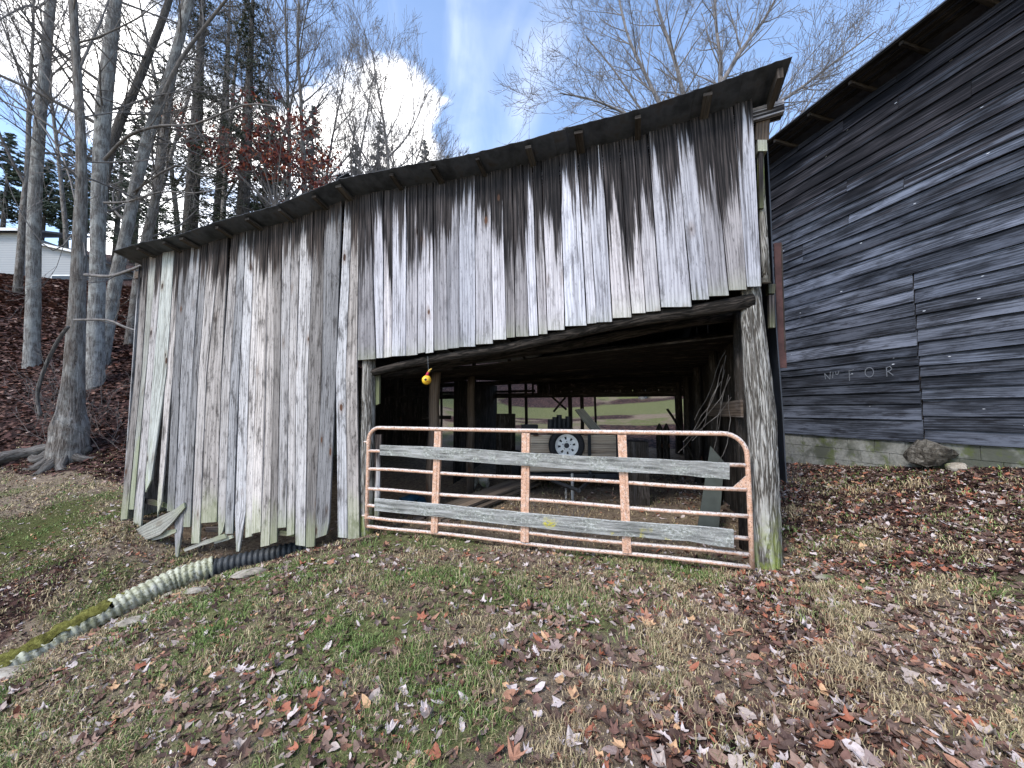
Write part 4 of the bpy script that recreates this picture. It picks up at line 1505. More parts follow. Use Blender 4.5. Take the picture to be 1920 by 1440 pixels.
# lumber pile and tarp at the left of the bay
for i in range(11):
    s_ = .75 + .05 * (i % 3)
    ua = .05 + (i % 4) * .19 + rng.uniform(-.02, .02)
    zz_ = h1(*W(ua, 0, -1.2).xy) + .03 + .045 * (i // 4) + .03 * (i // 8)
    a = W(ua + .1 * (i // 4), zz_, -s_)
    b_ = W(ua + .75 + .1 * (i // 4), zz_ + .02 + .14, -s_ - 2.1)
    e = (b_ - a).normalized()
    wv_ = Vector((e.y, -e.x, 0)).normalized() * .16
    lab = ['lowest plank layer', 'middle plank layer', 'top plank layer'][i // 4]
    o_ = board('stacked_plank', [(a, a + wv_), (b_, b_ + wv_)], (0, 0, 1), .035, M['lumber'], None, jag=.003, segs=3)
    tag(o_, '%s brown plank in the %s of the lumber pile behind the gate' % (('leftmost', 'second from left', 'third from left', 'rightmost')[i % 4] if i < 8 else ('left', 'middle', 'right')[i - 8], ('bottom layer', 'middle layer', 'top layer')[i // 4]), 'plank', 'planks of the lumber pile inside the bay')
tpz = on_wall(772, 905, -.85)
mb = MB()
tp_c = W(ucoord(tpz), h1(tpz.x, tpz.y) + .26, -.85)
nn_, mm_ = 14, 9
for j in range(mm_ + 1):
    th = math.pi * .5 * j / mm_
    for i in range(nn_):
        ph = 2 * math.pi * i / nn_
        r_ = .15 * math.sin(th) * (1 + .18 * math.sin(3 * ph + j)) + .004
        mb.v.append((tp_c.x + r_ * math.cos(ph) * 1.3, tp_c.y + r_ * math.sin(ph), tp_c.z + .11 * math.cos(th) + .02 * math.sin(5 * ph + 2 * j)))
for j in range(mm_):
    for i in range(nn_):
        mb.face((j * nn_ + i, j * nn_ + (i + 1) % nn_, (j + 1) * nn_ + (i + 1) % nn_, (j + 1) * nn_ + i))
tag(mb.build('crumpled_tarp', M['tarp'], None, smooth=True), 'crumpled dark blue tarp lying on the lumber pile', 'tarp')


def rock(name, c, sx_, sy_, sz_, mt, seed, rot=0.0, flatv=.6):
    rr = random.Random(seed)
    mb = MB()
    nn_, mm_ = 14, 8
    bumps = [(Vector((rr.uniform(-1, 1), rr.uniform(-1, 1), rr.uniform(-1, 1))).normalized(), rr.uniform(.75, 1.0)) for _ in range(13)]
    mb.v.append((0, 0, 0))
    vs = []
    for j in range(1, mm_):
        th = math.pi * j / mm_
        for i in range(nn_):
            ph = 2 * math.pi * i / nn_
            d = Vector((math.sin(th) * math.cos(ph), math.sin(th) * math.sin(ph), math.cos(th)))
            r_ = 1.15
            for b_, l_ in bumps:
                q = d.dot(b_)
                if q > .15:
                    r_ = min(r_, l_ * .82 / q)
            r_ *= 1 + rr.uniform(-.06, .06)
            vs.append(d * r_)
    vs.insert(0, Vector((0, 0, .8)))
    vs.append(Vector((0, 0, -.8)))
    ca, sa = math.cos(rot), math.sin(rot)
    mb.v = [(c[0] + (v.x * sx_ * ca - v.y * sy_ * sa), c[1] + (v.x * sx_ * sa + v.y * sy_ * ca), c[2] + v.z * sz_) for v in vs]
    for i in range(nn_):
        mb.face((0, 1 + i, 1 + (i + 1) % nn_))
        mb.face((len(vs) - 1, 1 + (mm_ - 2) * nn_ + (i + 1) % nn_, 1 + (mm_ - 2) * nn_ + i))
    for j in range(mm_ - 2):
        for i in range(nn_):
            mb.face((1 + j * nn_ + i, 1 + (j + 1) * nn_ + i, 1 + (j + 1) * nn_ + (i + 1) % nn_, 1 + j * nn_ + (i + 1) % nn_))
    return mb.build(name, M[mt])


for i, (px, py, s_) in enumerate(((885, 878, 2.9), (908, 876, 2.95))):
    p = on_wall(px, 905, -s_)
    gz = h1(p.x, p.y)
    o_ = rock('pier_stone', (p.x, p.y, gz + .13), .13, .12, .17, 'stone', 60 + i)
    tag(o_, ['tan pier stone beside the foot of the slim inner post', 'tan pier stone right of the one at the inner post'][i], 'stone')

# ------------------------------------------------------------------ the tall dark barn on the right
BPT = Vector((5.59, 7.74, 0))
BD = Vector((-.222, 1, 0)).normalized()       # along its wall, away from the camera
BN = Vector((-BD.y, BD.x, 0))                 # out of its wall, to the left


def on_barn(px, py, off=0.0):
    d = cdir(px, py)
    t_ = ((BPT + BN * off) - CAM).dot(BN) / d.dot(BN)
    return CAM + d * t_


def Bp(s, z, off=0.0):
    return BPT - BD * s + BN * off + Vector((0, 0, z))


def bs(p):
    return (BPT - p).dot(BD)


barn = thing('barn', Bp(1.5, .6), 'tall dark barn clad in weathered horizontal boards on block footing', 'barn')
s_far, s_near = -3.2, 9.5
z_top = on_barn(1444, 312).z
seam = bs(on_barn(1727, 700))
zl = [on_barn(1478, y).z for y in (812.5, 782.5, 759, 742.5, 727.5, 706, 694.5, 679.5, 658)]
zr = [on_barn(1735, y).z for y in (827, 804, 779, 749, 727.5, 706, 686, 666)]


def bpos(p):
    return (z_top - p.z, max(0, p.z - zl[0]))


def barn_board(s0, s1, z0, z1, sd_):
    rr = random.Random(sd_)
    a_, b__ = rr.uniform(-.006, .006), rr.uniform(-.006, .006)
    o = rr.uniform(0, .006)
    lv = []
    for j in range(5):
        s_ = s0 + (s1 - s0) * j / 4
        bow = .006 * math.sin(j * 1.4 + sd_)
        lv.append((Bp(s_, z1 + .004 + bow, .004), Bp(s_, z0 + a_ + (b__ - a_) * j / 4 + bow, .030 + o)))
    return board('siding_board', lv, BN, .018, M['barn'], barn, jag=.002, seed=sd_, pos=bpos)


sd_ = 1000
mid_z = on_barn(1718, 520).z
# left of the seam
zz_ = zl[:]
rr_ = random.Random(77)
while zz_[-1] < mid_z - .05:
    zz_.append(zz_[-1] + rr_.uniform(.17, .25))
for i in range(len(zz_) - 1):
    cut = seam - rr_.uniform(2.6, 3.6) if rr_.random() < .5 else None
    sp = [s_far] + ([cut] if cut and cut > s_far + .4 else []) + [seam - .008 + rr_.uniform(-.006, .006)]
    for a_, b__ in zip(sp[:-1], sp[1:]):
        barn_board(a_, b__ - .006, zz_[i], zz_[i + 1], sd_)
        sd_ += 1
mid_l = zz_[-1]
# right of the seam
zz_ = zr[:]
while zz_[-1] < mid_l - .26:
    zz_.append(zz_[-1] + rr_.uniform(.15, .21))
zz_.append(mid_l)
for i in range(len(zz_) - 1):
    c1 = seam + rr_.uniform(1.3, 3.0)
    sp = [seam + .004, c1, c1 + 3.2, s_near]
    for a_, b__ in zip(sp[:-1], sp[1:]):
        barn_board(a_, b__ - .006, zz_[i], zz_[i + 1], sd_)
        sd_ += 1
# upper courses
z_ = mid_l
studs = [s_far, -1.9, -.75, .45, 1.3, 2.1, 2.9, 4.1, 5.3, 6.5, 7.7, 8.6, s_near]
while z_ < z_top - .02:
    hgt = min(rr_.uniform(.15, .24), z_top - z_ + .02)
    cuts = sorted(rr_.sample(studs[1:-1], 3))
    sp = [s_far] + cuts + [s_near]
    for a_, b__ in zip(sp[:-1], sp[1:]):
        barn_board(a_, b__ - rr_.uniform(.004, .012), z_, z_ + hgt, sd_)
        sd_ += 1
    z_ += hgt
# sheathing behind the boards, end wall, roof, rafter tails
mb = MB()
mb.box(Bp(s_near, .2, -.04), BD * (s_near - s_far), -BN * .05, Vector((0, 0, z_top - .2)))
mb.build('sheathing', M['darkwood'], barn)
mb = MB()
mb.box(Bp(s_far, .2, -.05), -BN * 7, BD * .05, Vector((0, 0, z_top - .2)))
mb.build('end_wall', M['darkwood'], barn)
e0, e1 = on_barn(1440, 262, .5), on_barn(1700, 62, .5)
eave_z = (e0.z + e1.z) / 2
rise = Vector((0, 0, 1.0)) * ((z_top + .14 - eave_z) / .5)
for k in range(10):
    sa, sb = s_far - .2 + k * (s_near - s_far + .3) / 10, s_far - .2 + (k + 1) * (s_near - s_far + .3) / 10
    mb = MB()
    mb.box(Bp(sa, eave_z + .004 * (k % 2), .5), (-BN + rise) * 5, -BD * (sb - sa + .02), Vector((0, 0, .02)))
    mb.build('roof_sheet', M['roof'], barn)
for k in range(18):
    s_ = s_far + k * .7
    mb = MB()
    mb.box(Bp(s_, eave_z - .07, .43), (-BN + rise) * .9, -BD * .05, Vector((0, 0, .06)))
    mb.build('rafter_tail', M['rafter'], barn)
for k in range(3):
    mb = MB()
    mb.box(Bp(s_far, eave_z - .012 + (rise.z) * (.03 + .15 * k), .47 - .15 * k), -BD * (s_near - s_far), (-BN + rise) * .10, Vector((0, 0, .012)))
    mb.build('soffit_lath', M['darkwood'], barn)
# block footing
for r in range(4):
    for k in range(13):
        s0 = -1.4 + k * .41 + (.2 if r % 2 else 0)
        if s0 > 4.2:
            continue
        zb = (zl[0] if s0 + .2 < seam else zr[0]) - .012
        z1 = zb - r * .2
        if z1 < h1(*Bp(s0, 0).xy) - .15:
            continue
        mb = MB()
        jit = rr_.uniform(-.004, .004)
        mb.box(Bp(s0, z1 - .192, .0 + jit), -BD * .400, -BN * .2, Vector((0, 0, .192)))
        mb.build('concrete_block', M['concrete'], barn)
mb = MB()
mb.box(Bp(s_near, -.2, -.012), BD * (s_near - s_far), -BN * .2, Vector((0, 0, zl[0] + .1)))
mb.build('footing', M['concrete'], barn)
# faded chalk letters
bd_off = .0335


def stroke(pts):
    P = [on_barn(x, y, bd_off) for x, y in pts]
    mb = MB()
    for i in range(len(P) - 1):
        d = (P[i + 1] - P[i]).normalized()
        n_ = BN.cross(d).normalized() * (.0065)
        k = len(mb.v)
        mb.v += [tuple(P[i] + n_), tuple(P[i] - n_), tuple(P[i + 1] - n_), tuple(P[i + 1] + n_)]
        mb.face((k, k + 1, k + 2, k + 3))
    return mb


letters = {'N': [[(1546, 700), (1548, 711)], [(1546, 700), (1556, 711)], [(1556, 711), (1557, 697)]],
           'small_mark': [[(1562, 698), (1561, 709)], [(1567, 697), (1567, 702), (1571, 702), (1573, 696)]],
           'F': [[(1592, 694), (1593, 714)], [(1592, 696), (1601, 693)], [(1593, 703), (1600, 701)]],
           'O': [[(1630 + 8 * math.cos(a_), 698 + 9 * math.sin(a_)) for a_ in np.linspace(0, 6.283, 17)]],
           'R': [[(1662, 688), (1663, 706)], [(1662, 689), (1669, 687), (1672, 691), (1669, 695), (1663, 697)], [(1666, 697), (1675, 704)]]}
for nm, sts in letters.items():
    al = MB()
    for stp in sts:
        q = stroke(stp)
        k = len(al.v)
        al.v += q.v
        for f_ in q.f:
            al.face([k + i for i in f_])
    al.build('chalk_letter', M['chalk'], barn)

# stone pier under the seam
p = on_barn(1741, 846, .12)
o_ = rock('footing_boulder', (p.x, p.y, p.z - .02),   .30, .22, .18, 'stone_dark', 3, rot=math.atan2(BD.y, BD.x))
tag(o_, 'rough boulder propping the dark barn wall under its seam', 'boulder')
p2 = on_barn(1788, 858, .10)
o_ = rock('footing_stone', (p2.x, p2.y, h1(p2.x, p2.y) + .03), .12, .12, .09, 'stone', 8)
tag(o_, 'small tan stone right beside the boulder at barn footing', 'stone')

# ------------------------------------------------------------------ broken planks, culvert and stones at the left
for i, (lv, lab, mt) in enumerate((
        ([((255, 993), (260, 1017)), ((292, 972), (300, 1003)), ((325, 957), (326, 976)), ((345, 943), (346, 951))], 'pale rotten plank leaning askew against broken shed boards', 'paleplank'),
        ([((262, 1014), (262, 1017)), ((300, 998), (302, 1010)), ((330, 992), (330, 998))], 'narrow plank lying under the leaning rotten plank', 'paleplank'),
        ([((268, 934), (268, 943)), ((318, 945), (318, 955))], 'grey rail showing in gap between broken boards', 'siding_left'),
        ([((344, 1030), (346, 1034)), ((385, 1013), (388, 1020)), ((420, 1000), (424, 1008))], 'thin split plank lying in front of the dark culvert', 'paleplank'),
        ([((385, 988), (385, 998)), ((440, 986), (440, 996))], 'horizontal sill rail under the shed boards', 'siding_left'),
        ([((400, 1014), (402, 1020)), ((433, 1003), (436, 1009))], 'short plank stub beside the dark culvert', 'paleplank'),
        ([((520, 995), (520, 1004)), ((552, 998), (552, 1005))], 'grey sill board behind the shed boards near the bank', 'siding_left'))):
    off = (.10, .06, -.05, .12, -.03, .06, -.03)[i]
    lv2 = [(on_wall(*a_, off - .02 * j), on_wall(*b__, off - .02 * j)) for j, (a_, b__) in enumerate(lv)]
    o_ = board('broken_plank', lv2, NF, .025, M[mt], None, jag=.006, segs=3, seed=500 + i)
    tag(o_, lab, 'plank')

PP = [(-3.75, 5.75, -.61), (-4.15, 5.55, -.67), (-4.5, 5.28, -.74), (-4.75, 4.85, -.86), (-4.95, 4.4, -.99), (-5.12, 4.05, -1.11), (-5.3, 3.65, -1.25), (-5.45, 3.3, -1.39)]
PP = [Vector(p) for p in PP]


def path_at(P, t_):
    ls = [0]
    for a_, b__ in zip(P[:-1], P[1:]):
        ls.append(ls[-1] + (b__ - a_).length)
    L = ls[-1]
    d = t_ * L
    for i in range(len(P) - 1):
        if d <= ls[i + 1] + 1e-6:
            return P[i].lerp(P[i + 1], (d - ls[i]) / (ls[i + 1] - ls[i]))
    return P[-1]


def corr_pipe(name, P, t0, t1, r_, mt, a0=0.0, a1=2 * math.pi, ragged=0, pitch=.07, parent=None, seed=0):
    """corrugated pipe, or the part of its shell between two angles"""
    rr = random.Random(seed)
    L = sum((b__ - a_).length for a_, b__ in zip(P[:-1], P[1:]))
    n = int(L * (t1 - t0) / pitch * 6)
    m_ = 20
    mb = MB()
    edge = [rr.uniform(-.25, .25) for _ in range(n + 1)]
    for i in range(n + 1):
        t_ = t0 + (t1 - t0) * i / n
        c_ = path_at(P, t_)
        d = (path_at(P, min(1, t_ + .02)) - path_at(P, max(0, t_ - .02))).normalized()
        x_ = d.cross(Vector((0, 0, 1))).normalized()
        y_ = x_.cross(d)
        r2_ = r_ + .010 * math.sin(2 * math.pi * i / 6)
        aa1 = a1 + (edge[i // 3] * ragged if ragged else 0)
        for k in range(m_ + 1):
            an = a0 + (aa1 - a0) * k / m_
            mb.v.append(tuple(c_ + x_ * math.cos(an) * r2_ + y_ * math.sin(an) * r2_))
    for i in range(n):
        for k in range(m_):
            a_ = i * (m_ + 1) + k
            mb.face((a_, a_ + 1, a_ + m_ + 2, a_ + m_ + 1), [(0, 0)] * 4)
    o_ = mb.build(name, M[mt], parent, smooth=True)
    sm = o_.modifiers.new('s', 'SOLIDIFY')
    sm.thickness = .008
    return o_


culv = thing('culvert_pipe', PP[3], 'broken white corrugated culvert pipe with moss running from under the shed', 'culvert')
corr_pipe('pipe_shell', PP, .15, .47, .13, 'pipe', parent=culv)
corr_pipe('broken_shell', PP, .46, .74, .14, 'pipe', math.pi * 1.08, math.pi * .74, .9, parent=culv, seed=2)
corr_pipe('broken_shell', PP, .74, 1.0, .14, 'pipe', math.pi * 1.1, math.pi * .86, .8, parent=culv, seed=5)
# moss grown over the open trough
mb = MB()
n_, m_ = 70, 12
rr_ = random.Random(5)
for i in range(n_ + 1):
    t_ = .40 + .6 * i / n_
    c_ = path_at(PP, t_)
    d = (path_at(PP, min(1, t_ + .02)) - path_at(PP, max(0, t_ - .02))).normalized()
    x_ = d.cross(Vector((0, 0, 1))).normalized()
    y_ = x_.cross(d)
    grow = min(1, i / 12)
    for k in range(m_ + 1):
        an = math.pi * (-.12 + (.55 + .34 * grow + .04 * math.sin(i * .7)) * k / m_)
        r_ = (.136 + .022 * math.sin(i * .9 + k) + rr_.uniform(-.010, .018)) * (.86 + .14 * grow)
        mb.v.append(tuple(c_ + x_ * math.cos(an) * r_ + y_ * math.sin(an) * r_))
for i in range(n_):
    for k in range(m_):
        a_ = i * (m_ + 1) + k
        mb.face((a_, a_ + 1, a_ + m_ + 2, a_ + m_ + 1))
o_ = mb.build('moss_cover', M['moss'], culv, smooth=True)
DPP = [Vector((-3.1, 6.0, -.58)), Vector((-3.75, 5.72, -.65)), Vector((-4.22, 5.50, -.70))]
o_ = corr_pipe('drain_pipe', DPP, 0, 1, .115, 'pipe_dark', seed=9)
tag(o_, 'black corrugated drain pipe joining the white culvert under shed boards', 'pipe')

stones = [(470, 1078, .19, .12, .05, .3, 'pale flat stone on the bank beside the white culvert, largest of the cluster'), (400, 1084, .13, .09, .05, .1, 'pale pinkish stone next to the largest flat stone by the culvert'),
          (318, 1120, .10, .10, .05, .9, 'tan stone half buried on bank below the pinkish stone'), (374, 1112, .14, .06, .04, .5, 'long grey-green stone lying between tan stone and flat stones'),
          (258, 1166, .14, .10, .04, .4, 'grey-green flat stone beside the broken jagged culvert edge'), (1546, 1086, .095, .05, .035, .0, 'brown rounded stone on the ground right of the log post'),
          (1531, 1062, .05, .03, .025, .4, 'small whitish stone just above the brown rounded stone'), (22, 1268, .30, .13, .05, .2, 'large pale slab stone at the left edge of the picture'),
          (560, 1030, .12, .07, .04, .5, 'small tan stone at the foot of the full-height shed boards'), (960, 893, .0, 0, 0, 0, '')]
for i, (px, py, a_, b__, c_, ro, lab) in enumerate(stones):
    if not lab:
        continue
    p = on_ground(px, py)
    o_ = rock('field_stone', (p.x, p.y, p.z + c_ * .35), a_, b__, c_, 'stone', 20 + i, ro)
    tag(o_, lab, 'stone')

# ------------------------------------------------------------------ trees
def rot_away(d, ang, az):
    a = Vector((0, 0, 1)) if abs(d.z) < .9 else Vector((1, 0, 0))
    x = d.cross(a).normalized()
    y = d.cross(x)
    return (d * math.cos(ang) + (x * math.cos(az) + y * math.sin(az)) * math.sin(ang)).normalized()


def grow(mb, p, d, r, L, lvl, rr, spread=.75, up=.12, wig=.16, kids=(4, 4, 3, 3), minr=.004, tips=None, keep=None):
    n = 5 if lvl > 1 else 3
    pts, rad = [p], [r]
    for i in range(n):
        d = (d + Vector((rr.uniform(-wig, wig), rr.uniform(-wig, wig), rr.uniform(-wig, wig) + up)) * (.8 if lvl else 1.1)).normalized()
        p = p + d * (L / n)
        pts.append(p)
        rad.append(max(minr, r * (1 - .62 * (i + 1) / n)))
    if keep is None or keep(pts[-1]) or lvl > 2:
        mb.tube(pts, rad, 7 if r > .05 else (5 if r > .02 else 3), cap=False, uvo=(rr.uniform(0, 9), rr.uniform(0, 9)))
    if lvl <= 0:
        if tips is not None:
            tips.append((pts[-1], d))
        return
    k = kids[min(lvl - 1, len(kids) - 1)]
    for j in range(k):
        t_ = .22 + .78 * (j + rr.uniform(.2, .9)) / k
        f_ = min(t_, .999) * n
        i = int(f_)
        q = pts[i].lerp(pts[i + 1], f_ - i)
        r2_ = max(minr, (rad[i] + (rad[i + 1] - rad[i]) * (f_ - i)) * rr.uniform(.5, .68))
        dd = (pts[i + 1] - pts[i]).normalized()
        dd = rot_away(dd, rr.uniform(.45, 1.0) * spread, rr.uniform(0, 6.283))
        grow(mb, q, dd, r2_, L * rr.uniform(.48, .72) * (1.15 - .4 * t_), lvl - 1, rr, spread, up, wig, kids, minr, tips, keep)


def px_trunk(specs, y, dz0=-.2, flare=1.25, lean=0.0):
    pts, rad = [], []
    for i, (px, py, wpx) in enumerate(specs):
        yy = y + lean * i
        p = at_y(px, py, yy)
        pts.append(p)
        rad.append(max(.01, wpx * .41 / F * yy * math.cos(math.atan((px - 960) / F))))
    g = h1(pts[0].x, pts[0].y)
    return pts, rad, g


def dense(pts, rad, k=4):
    a_, b__ = [], []
    n = len(pts)
    for i in range(n - 1):
        p0, p1, p2, p3 = pts[max(i - 1, 0)], pts[i], pts[i + 1], pts[min(i + 2, n - 1)]
        for j in range(k):
            t_ = j / k
            q = p1 * 2 + (p2 - p0) * t_ + (p0 * 2 - p1 * 5 + p2 * 4 - p3) * t_ * t_ + (-p0 + p1 * 3 - p2 * 3 + p3) * t_ ** 3
            a_.append(q * .5)
            b__.append(rad[i] + (rad[i + 1] - rad[i]) * t_)
    a_.append(pts[-1])
    b__.append(rad[-1])
    return a_, b__


def big_tree(name, label, specs, y, mt, seed, n_br=9, br_from=.35, br_len=(1.8, 4.2), top_len=6, lvl=3, twig='twig', cat='tree', group=None, sides=14, limbs=(), lean=0.0, kids=(4, 4, 3, 3), up=.06):
    rr = random.Random(seed)
    pts, rad, g = px_trunk(specs, y, lean=lean)
    # foot on the ground
    foot = pts[0].copy()
    foot.z = min(foot.z, h1(foot.x, foot.y)) - .25
    tre = thing(name, Vector((foot.x, foot.y, h1(foot.x, foot.y))), label, cat, group)
    if (pts[0] - foot).length > .02:
        pts = [foot] + pts
        rad = [rad[0] * 1.12] + rad
    P, R_ = dense(pts, rad)
    mb = MB()
    mb.tube(P, R_, sides, bump=.045, seed=seed)
    mb.build('trunk', M[mt], tre, smooth=True)
    cb = MB()
    n = len(P)
    for i in range(n_br):
        k = int((br_from + (1 - br_from) * rr.random()) * (n - 1))
        az = rr.uniform(0, 6.283)
        d = Vector((math.cos(az), math.sin(az), rr.uniform(.1, .9))).normalized()
        grow(cb, P[k], d, R_[k] * rr.uniform(.14, .3), rr.uniform(*br_len), lvl, rr, up=up, kids=kids)
    if top_len:
        for j in range(3):
            d = (P[-1] - P[-3]).normalized()
            d = rot_away(d, rr.uniform(.15, .5), rr.uniform(0, 6.28))
            grow(cb, P[-1], d, R_[-1] * .6, top_len * rr.uniform(.7, 1), lvl, rr, up=.08, kids=kids)
    for (sp, w0, w1, yy0, yy1) in limbs:
        q = [at_y(a_, b__, yy0 + (yy1 - yy0) * i / (len(sp) - 1)) for i, (a_, b__) in enumerate(sp)]
        rd = [(w0 + (w1 - w0) * i / (len(sp) - 1)) * .27 / F * yy0 for i in range(len(sp))]
        q, rd = dense(q, rd, 3)
        cb.tube(q, rd, 7, cap=False, bump=.08, seed=seed)
        for i in range(2, len(q) - 1):
            if rr.random() < .75:
                d = rot_away((q[i + 1] - q[i]).normalized(), rr.uniform(.5, 1.1), rr.uniform(0, 6.28))
                grow(cb, q[i], d, rd[i] * .5, rr.uniform(.7, 1.8), 2, rr, up=.05)
    cb.build('crown', M[twig], tre, smooth=True)
    return tre


t1 = big_tree('tulip_tree', 'pale straight-trunked tree at far left in front of white house', [(60, 700, 52), (60, 640, 42), (62, 560, 39), (64, 400, 37), (73, 250, 33), (84, 120, 30), (96, -10, 28), (104, -140, 26), (110, -280, 22)], 13, 'bark_pale', 1, n_br=16, br_from=.5, top_len=4,
              limbs=[([(92, 30), (60, 10), (20, 25), (-20, 50)], 9, 3, 12.5, 10), ([(75, 230), (120, 300), (150, 420), (160, 480)], 6, 2, 12.5, 9.5)])
t2 = big_tree('rooted_tree', 'brown-barked tree rising from mossy root mass by the bank', [(132, 800, 96), (134, 770, 72), (139, 700, 55), (146, 560, 42), (150, 430, 36), (153, 330, 30), (150, 220, 26), (143, 110, 25), (136, -10, 24), (130, -160, 22)], 10, 'bark_brown', 2, n_br=11, br_from=.55, top_len=3.5,
              limbs=[([(152, 340), (110, 300), (50, 250), (0, 215)], 8, 3, 10, 8.6), ([(150, 420), (100, 470), (40, 400), (0, 300)], 5, 2, 10, 9), ([(140, 600), (200, 600), (232, 612), (262, 622)], 9, 4, 9.8, 8.6), ([(160, 515), (205, 518), (240, 508), (268, 497)], 11, 7, 9.8, 7.4),
                     ([(148, 130), (180, 60), (200, 10), (215, -40)], 8, 3, 10, 10.5)])
t3 = big_tree('forked_tree', 'pale forked tree close behind the rooted tree, upright stem', [(178, 690, 50), (180, 600, 44), (183, 510, 41), (184, 420, 40), (188, 320, 42), (194, 210, 44), (204, 110, 40), (216, 0, 34), (224, -120, 30), (230, -260, 25)], 12.2, 'bark_pale', 3, n_br=17, br_from=.4, top_len=4,
              limbs=[([(196, 300), (240, 255), (300, 236), (365, 233), (456, 197), (520, 200)], 12, 4, 12, 10), ([(195, 380), (240, 378), (300, 360), (365, 362), (420, 352)], 8, 3, 12, 10.5)])
t4 = big_tree('leaning_tree', 'pale-barked tree leaning to the right over the shed end', [(190, 668, 46), (200, 619, 40), (219, 515, 34), (237, 437, 32), (255, 346, 31), (280, 250, 29), (300, 190, 27), (317, 146, 26), (345, 40, 24), (372, -60, 22), (400, -180, 18)], 13.2, 'bark_pale', 4, n_br=18, br_from=.4, top_len=4,
              limbs=[([(300, 190), (340, 110), (400, 30), (440, -20)], 14, 8, 13, 12), ([(250, 360), (330, 310), (380, 330), (440, 300)], 7, 3, 13, 11)])
t5 = big_tree('leaning_tree', 'dark thin tree leaning right between two pale trunks', [(172, 690, 40), (177, 600, 32), (183, 500, 28), (192, 380, 26), (205, 290, 26), (230, 215, 25), (252, 170, 22), (280, 100, 20), (312, 15, 18), (335, -60, 15)], 13.8, 'bark_dark', 5, n_br=13, br_from=.45, top_len=4)
t6 = big_tree('slender_tree', 'slender grey tree standing against shed roof corner, behind the leaning tree', [(240, 680, 34), (250, 600, 28), (262, 510, 26), (275, 447, 25), (290, 380, 24), (303, 290, 22), (312, 220, 20), (330, 100, 17), (345, 0, 14), (360, -100, 10)], 15, 'bark_brown', 6, n_br=16, br_from=.35, top_len=4)

# root mass and dead wood at the foot of the rooted tree
g0 = at_y(134, 790, 10)
for i, (az, ln, r0) in enumerate(((3.3, 1.2, .17), (4.0, .9, .15), (4.75, .8, .14), (5.5, .85, .13), (6.1, 1.0, .12))):
    q = []
    for j in range(6):
        d_ = .12 + ln * j / 5
        a_ = az + .22 * math.sin(j * 1.1 + i)
        x_, y_ = g0.x + d_ * math.cos(a_), g0.y + d_ * math.sin(a_)
        z_ = h1(x_, y_)
        f_ = j / 5
        q.append(Vector((x_, y_, z_ + (.32 * (1 - f_) ** 3 - .03 - .09 * f_))))
    q2, rd = dense(q, [r0 * (1 - .15 * j) for j in range(6)], 4)
    mb = MB()
    mb.tube(q2, rd, 10, bump=.2, seed=30 + i)
    mb.build('root', M['bark_dark'], t2, smooth=True)
for i, (pts, w_, y0, lab) in enumerate((([(76, 780), (70, 740), (84, 690), (108, 640), (128, 612)], 9, 9.5, 'crooked dead limb propped against the rooted tree'),
                                        ([(150, 822), (100, 830), (50, 842), (0, 852), (-50, 866)], 30, 9.3, 'rotting grey log lying along foot of the bank'))):
    if i == 0:
        q = [at_y(x, y, y0) for x, y in pts]
        r_l = [w_ * .33 / F * y0] * len(q)
    else:
        q = [on_ground(x, y) + Vector((0, 0, .05 + .03 * math.sin(x))) for x, y in ((165, 852), (115, 846), (60, 852), (10, 864), (-40, 880))]
        r_l = [.10, .15, .13, .16, .12]
    q, rd = dense(q, r_l, 5)
    mb = MB()
    mb.tube(q, rd, 11, bump=(.14, .22)[i], seed=50 + i)
    tag(mb.build('fallen_limb' if i == 0 else 'fallen_log', M['bark_dark'], None, smooth=True), lab, 'dead limb' if i == 0 else 'log')
mb = MB()
rr_ = random.Random(91)
for i in range(60):
    px, py = rr_.uniform(60, 240), rr_.uniform(740, 850)
    p = on_ground(px, py)
    d = Vector((rr_.uniform(-1, 1), rr_.uniform(-.6, .3), rr_.uniform(.4, 1.4))).normalized()
    grow(mb, p - Vector((0, 0, .03)), d, .007, rr_.uniform(.5, 1.3), 2, rr_, kids=(3, 2), up=.02, minr=.003)
tag(mb.build('undergrowth', M['twig']), 'bare brown brush tangled at the foot of the bank', kind='stuff')


def bare_tree(name, label, base, h_, r_, seed, lvl=4, mt='bark_brown', twig='twig', spread=.75, crown_from=.3, kids=(4, 4, 3, 3), n_br=12, br_len=.42, lean=(0, 0), group=None, up=.1, minr=.004):
    rr = random.Random(seed)
    tre = thing(name, base, label, 'tree', group)
    P, Rr = [], []
    n = 12
    p = Vector(base) - Vector((0, 0, .3))
    d = Vector((lean[0], lean[1], 1)).normalized()
    for i in range(n + 1):
        P.append(p.copy())
        Rr.append(r_ * (1.15 if i == 0 else 1) * (1 - .88 * i / n) + .008)
        d = (d + Vector((rr.uniform(-.06, .06), rr.uniform(-.06, .06), .03))).normalized()
        p = p + d * h_ / n
    mb = MB()
    mb.tube(P, Rr, 8, bump=.04, seed=seed)
    mb.build('trunk', M[mt], tre, smooth=True)
    cb = MB()
    for i in range(n_br):
        t_ = crown_from + (1 - crown_from) * (i + rr.random()) / n_br
        f_ = min(t_, .99) * n
        k = int(f_)
        q = P[k].lerp(P[k + 1], f_ - k)
        dd = rot_away((P[k + 1] - P[k]).normalized(), rr.uniform(.5, 1.05) * spread / .75, rr.uniform(0, 6.283))
        grow(cb, q, dd, Rr[k] * rr.uniform(.4, .62), h_ * br_len * (1.2 - .8 * t_) * rr.uniform(.8, 1.15), lvl - 1, rr, spread, up, .17, kids, minr)
    cb.build('crown', M[twig], tre, smooth=True)
    return tre


def ground_at(px, y):
    x = at_y(px, 700, y).x
    return Vector((x, y, h1(x, y)))


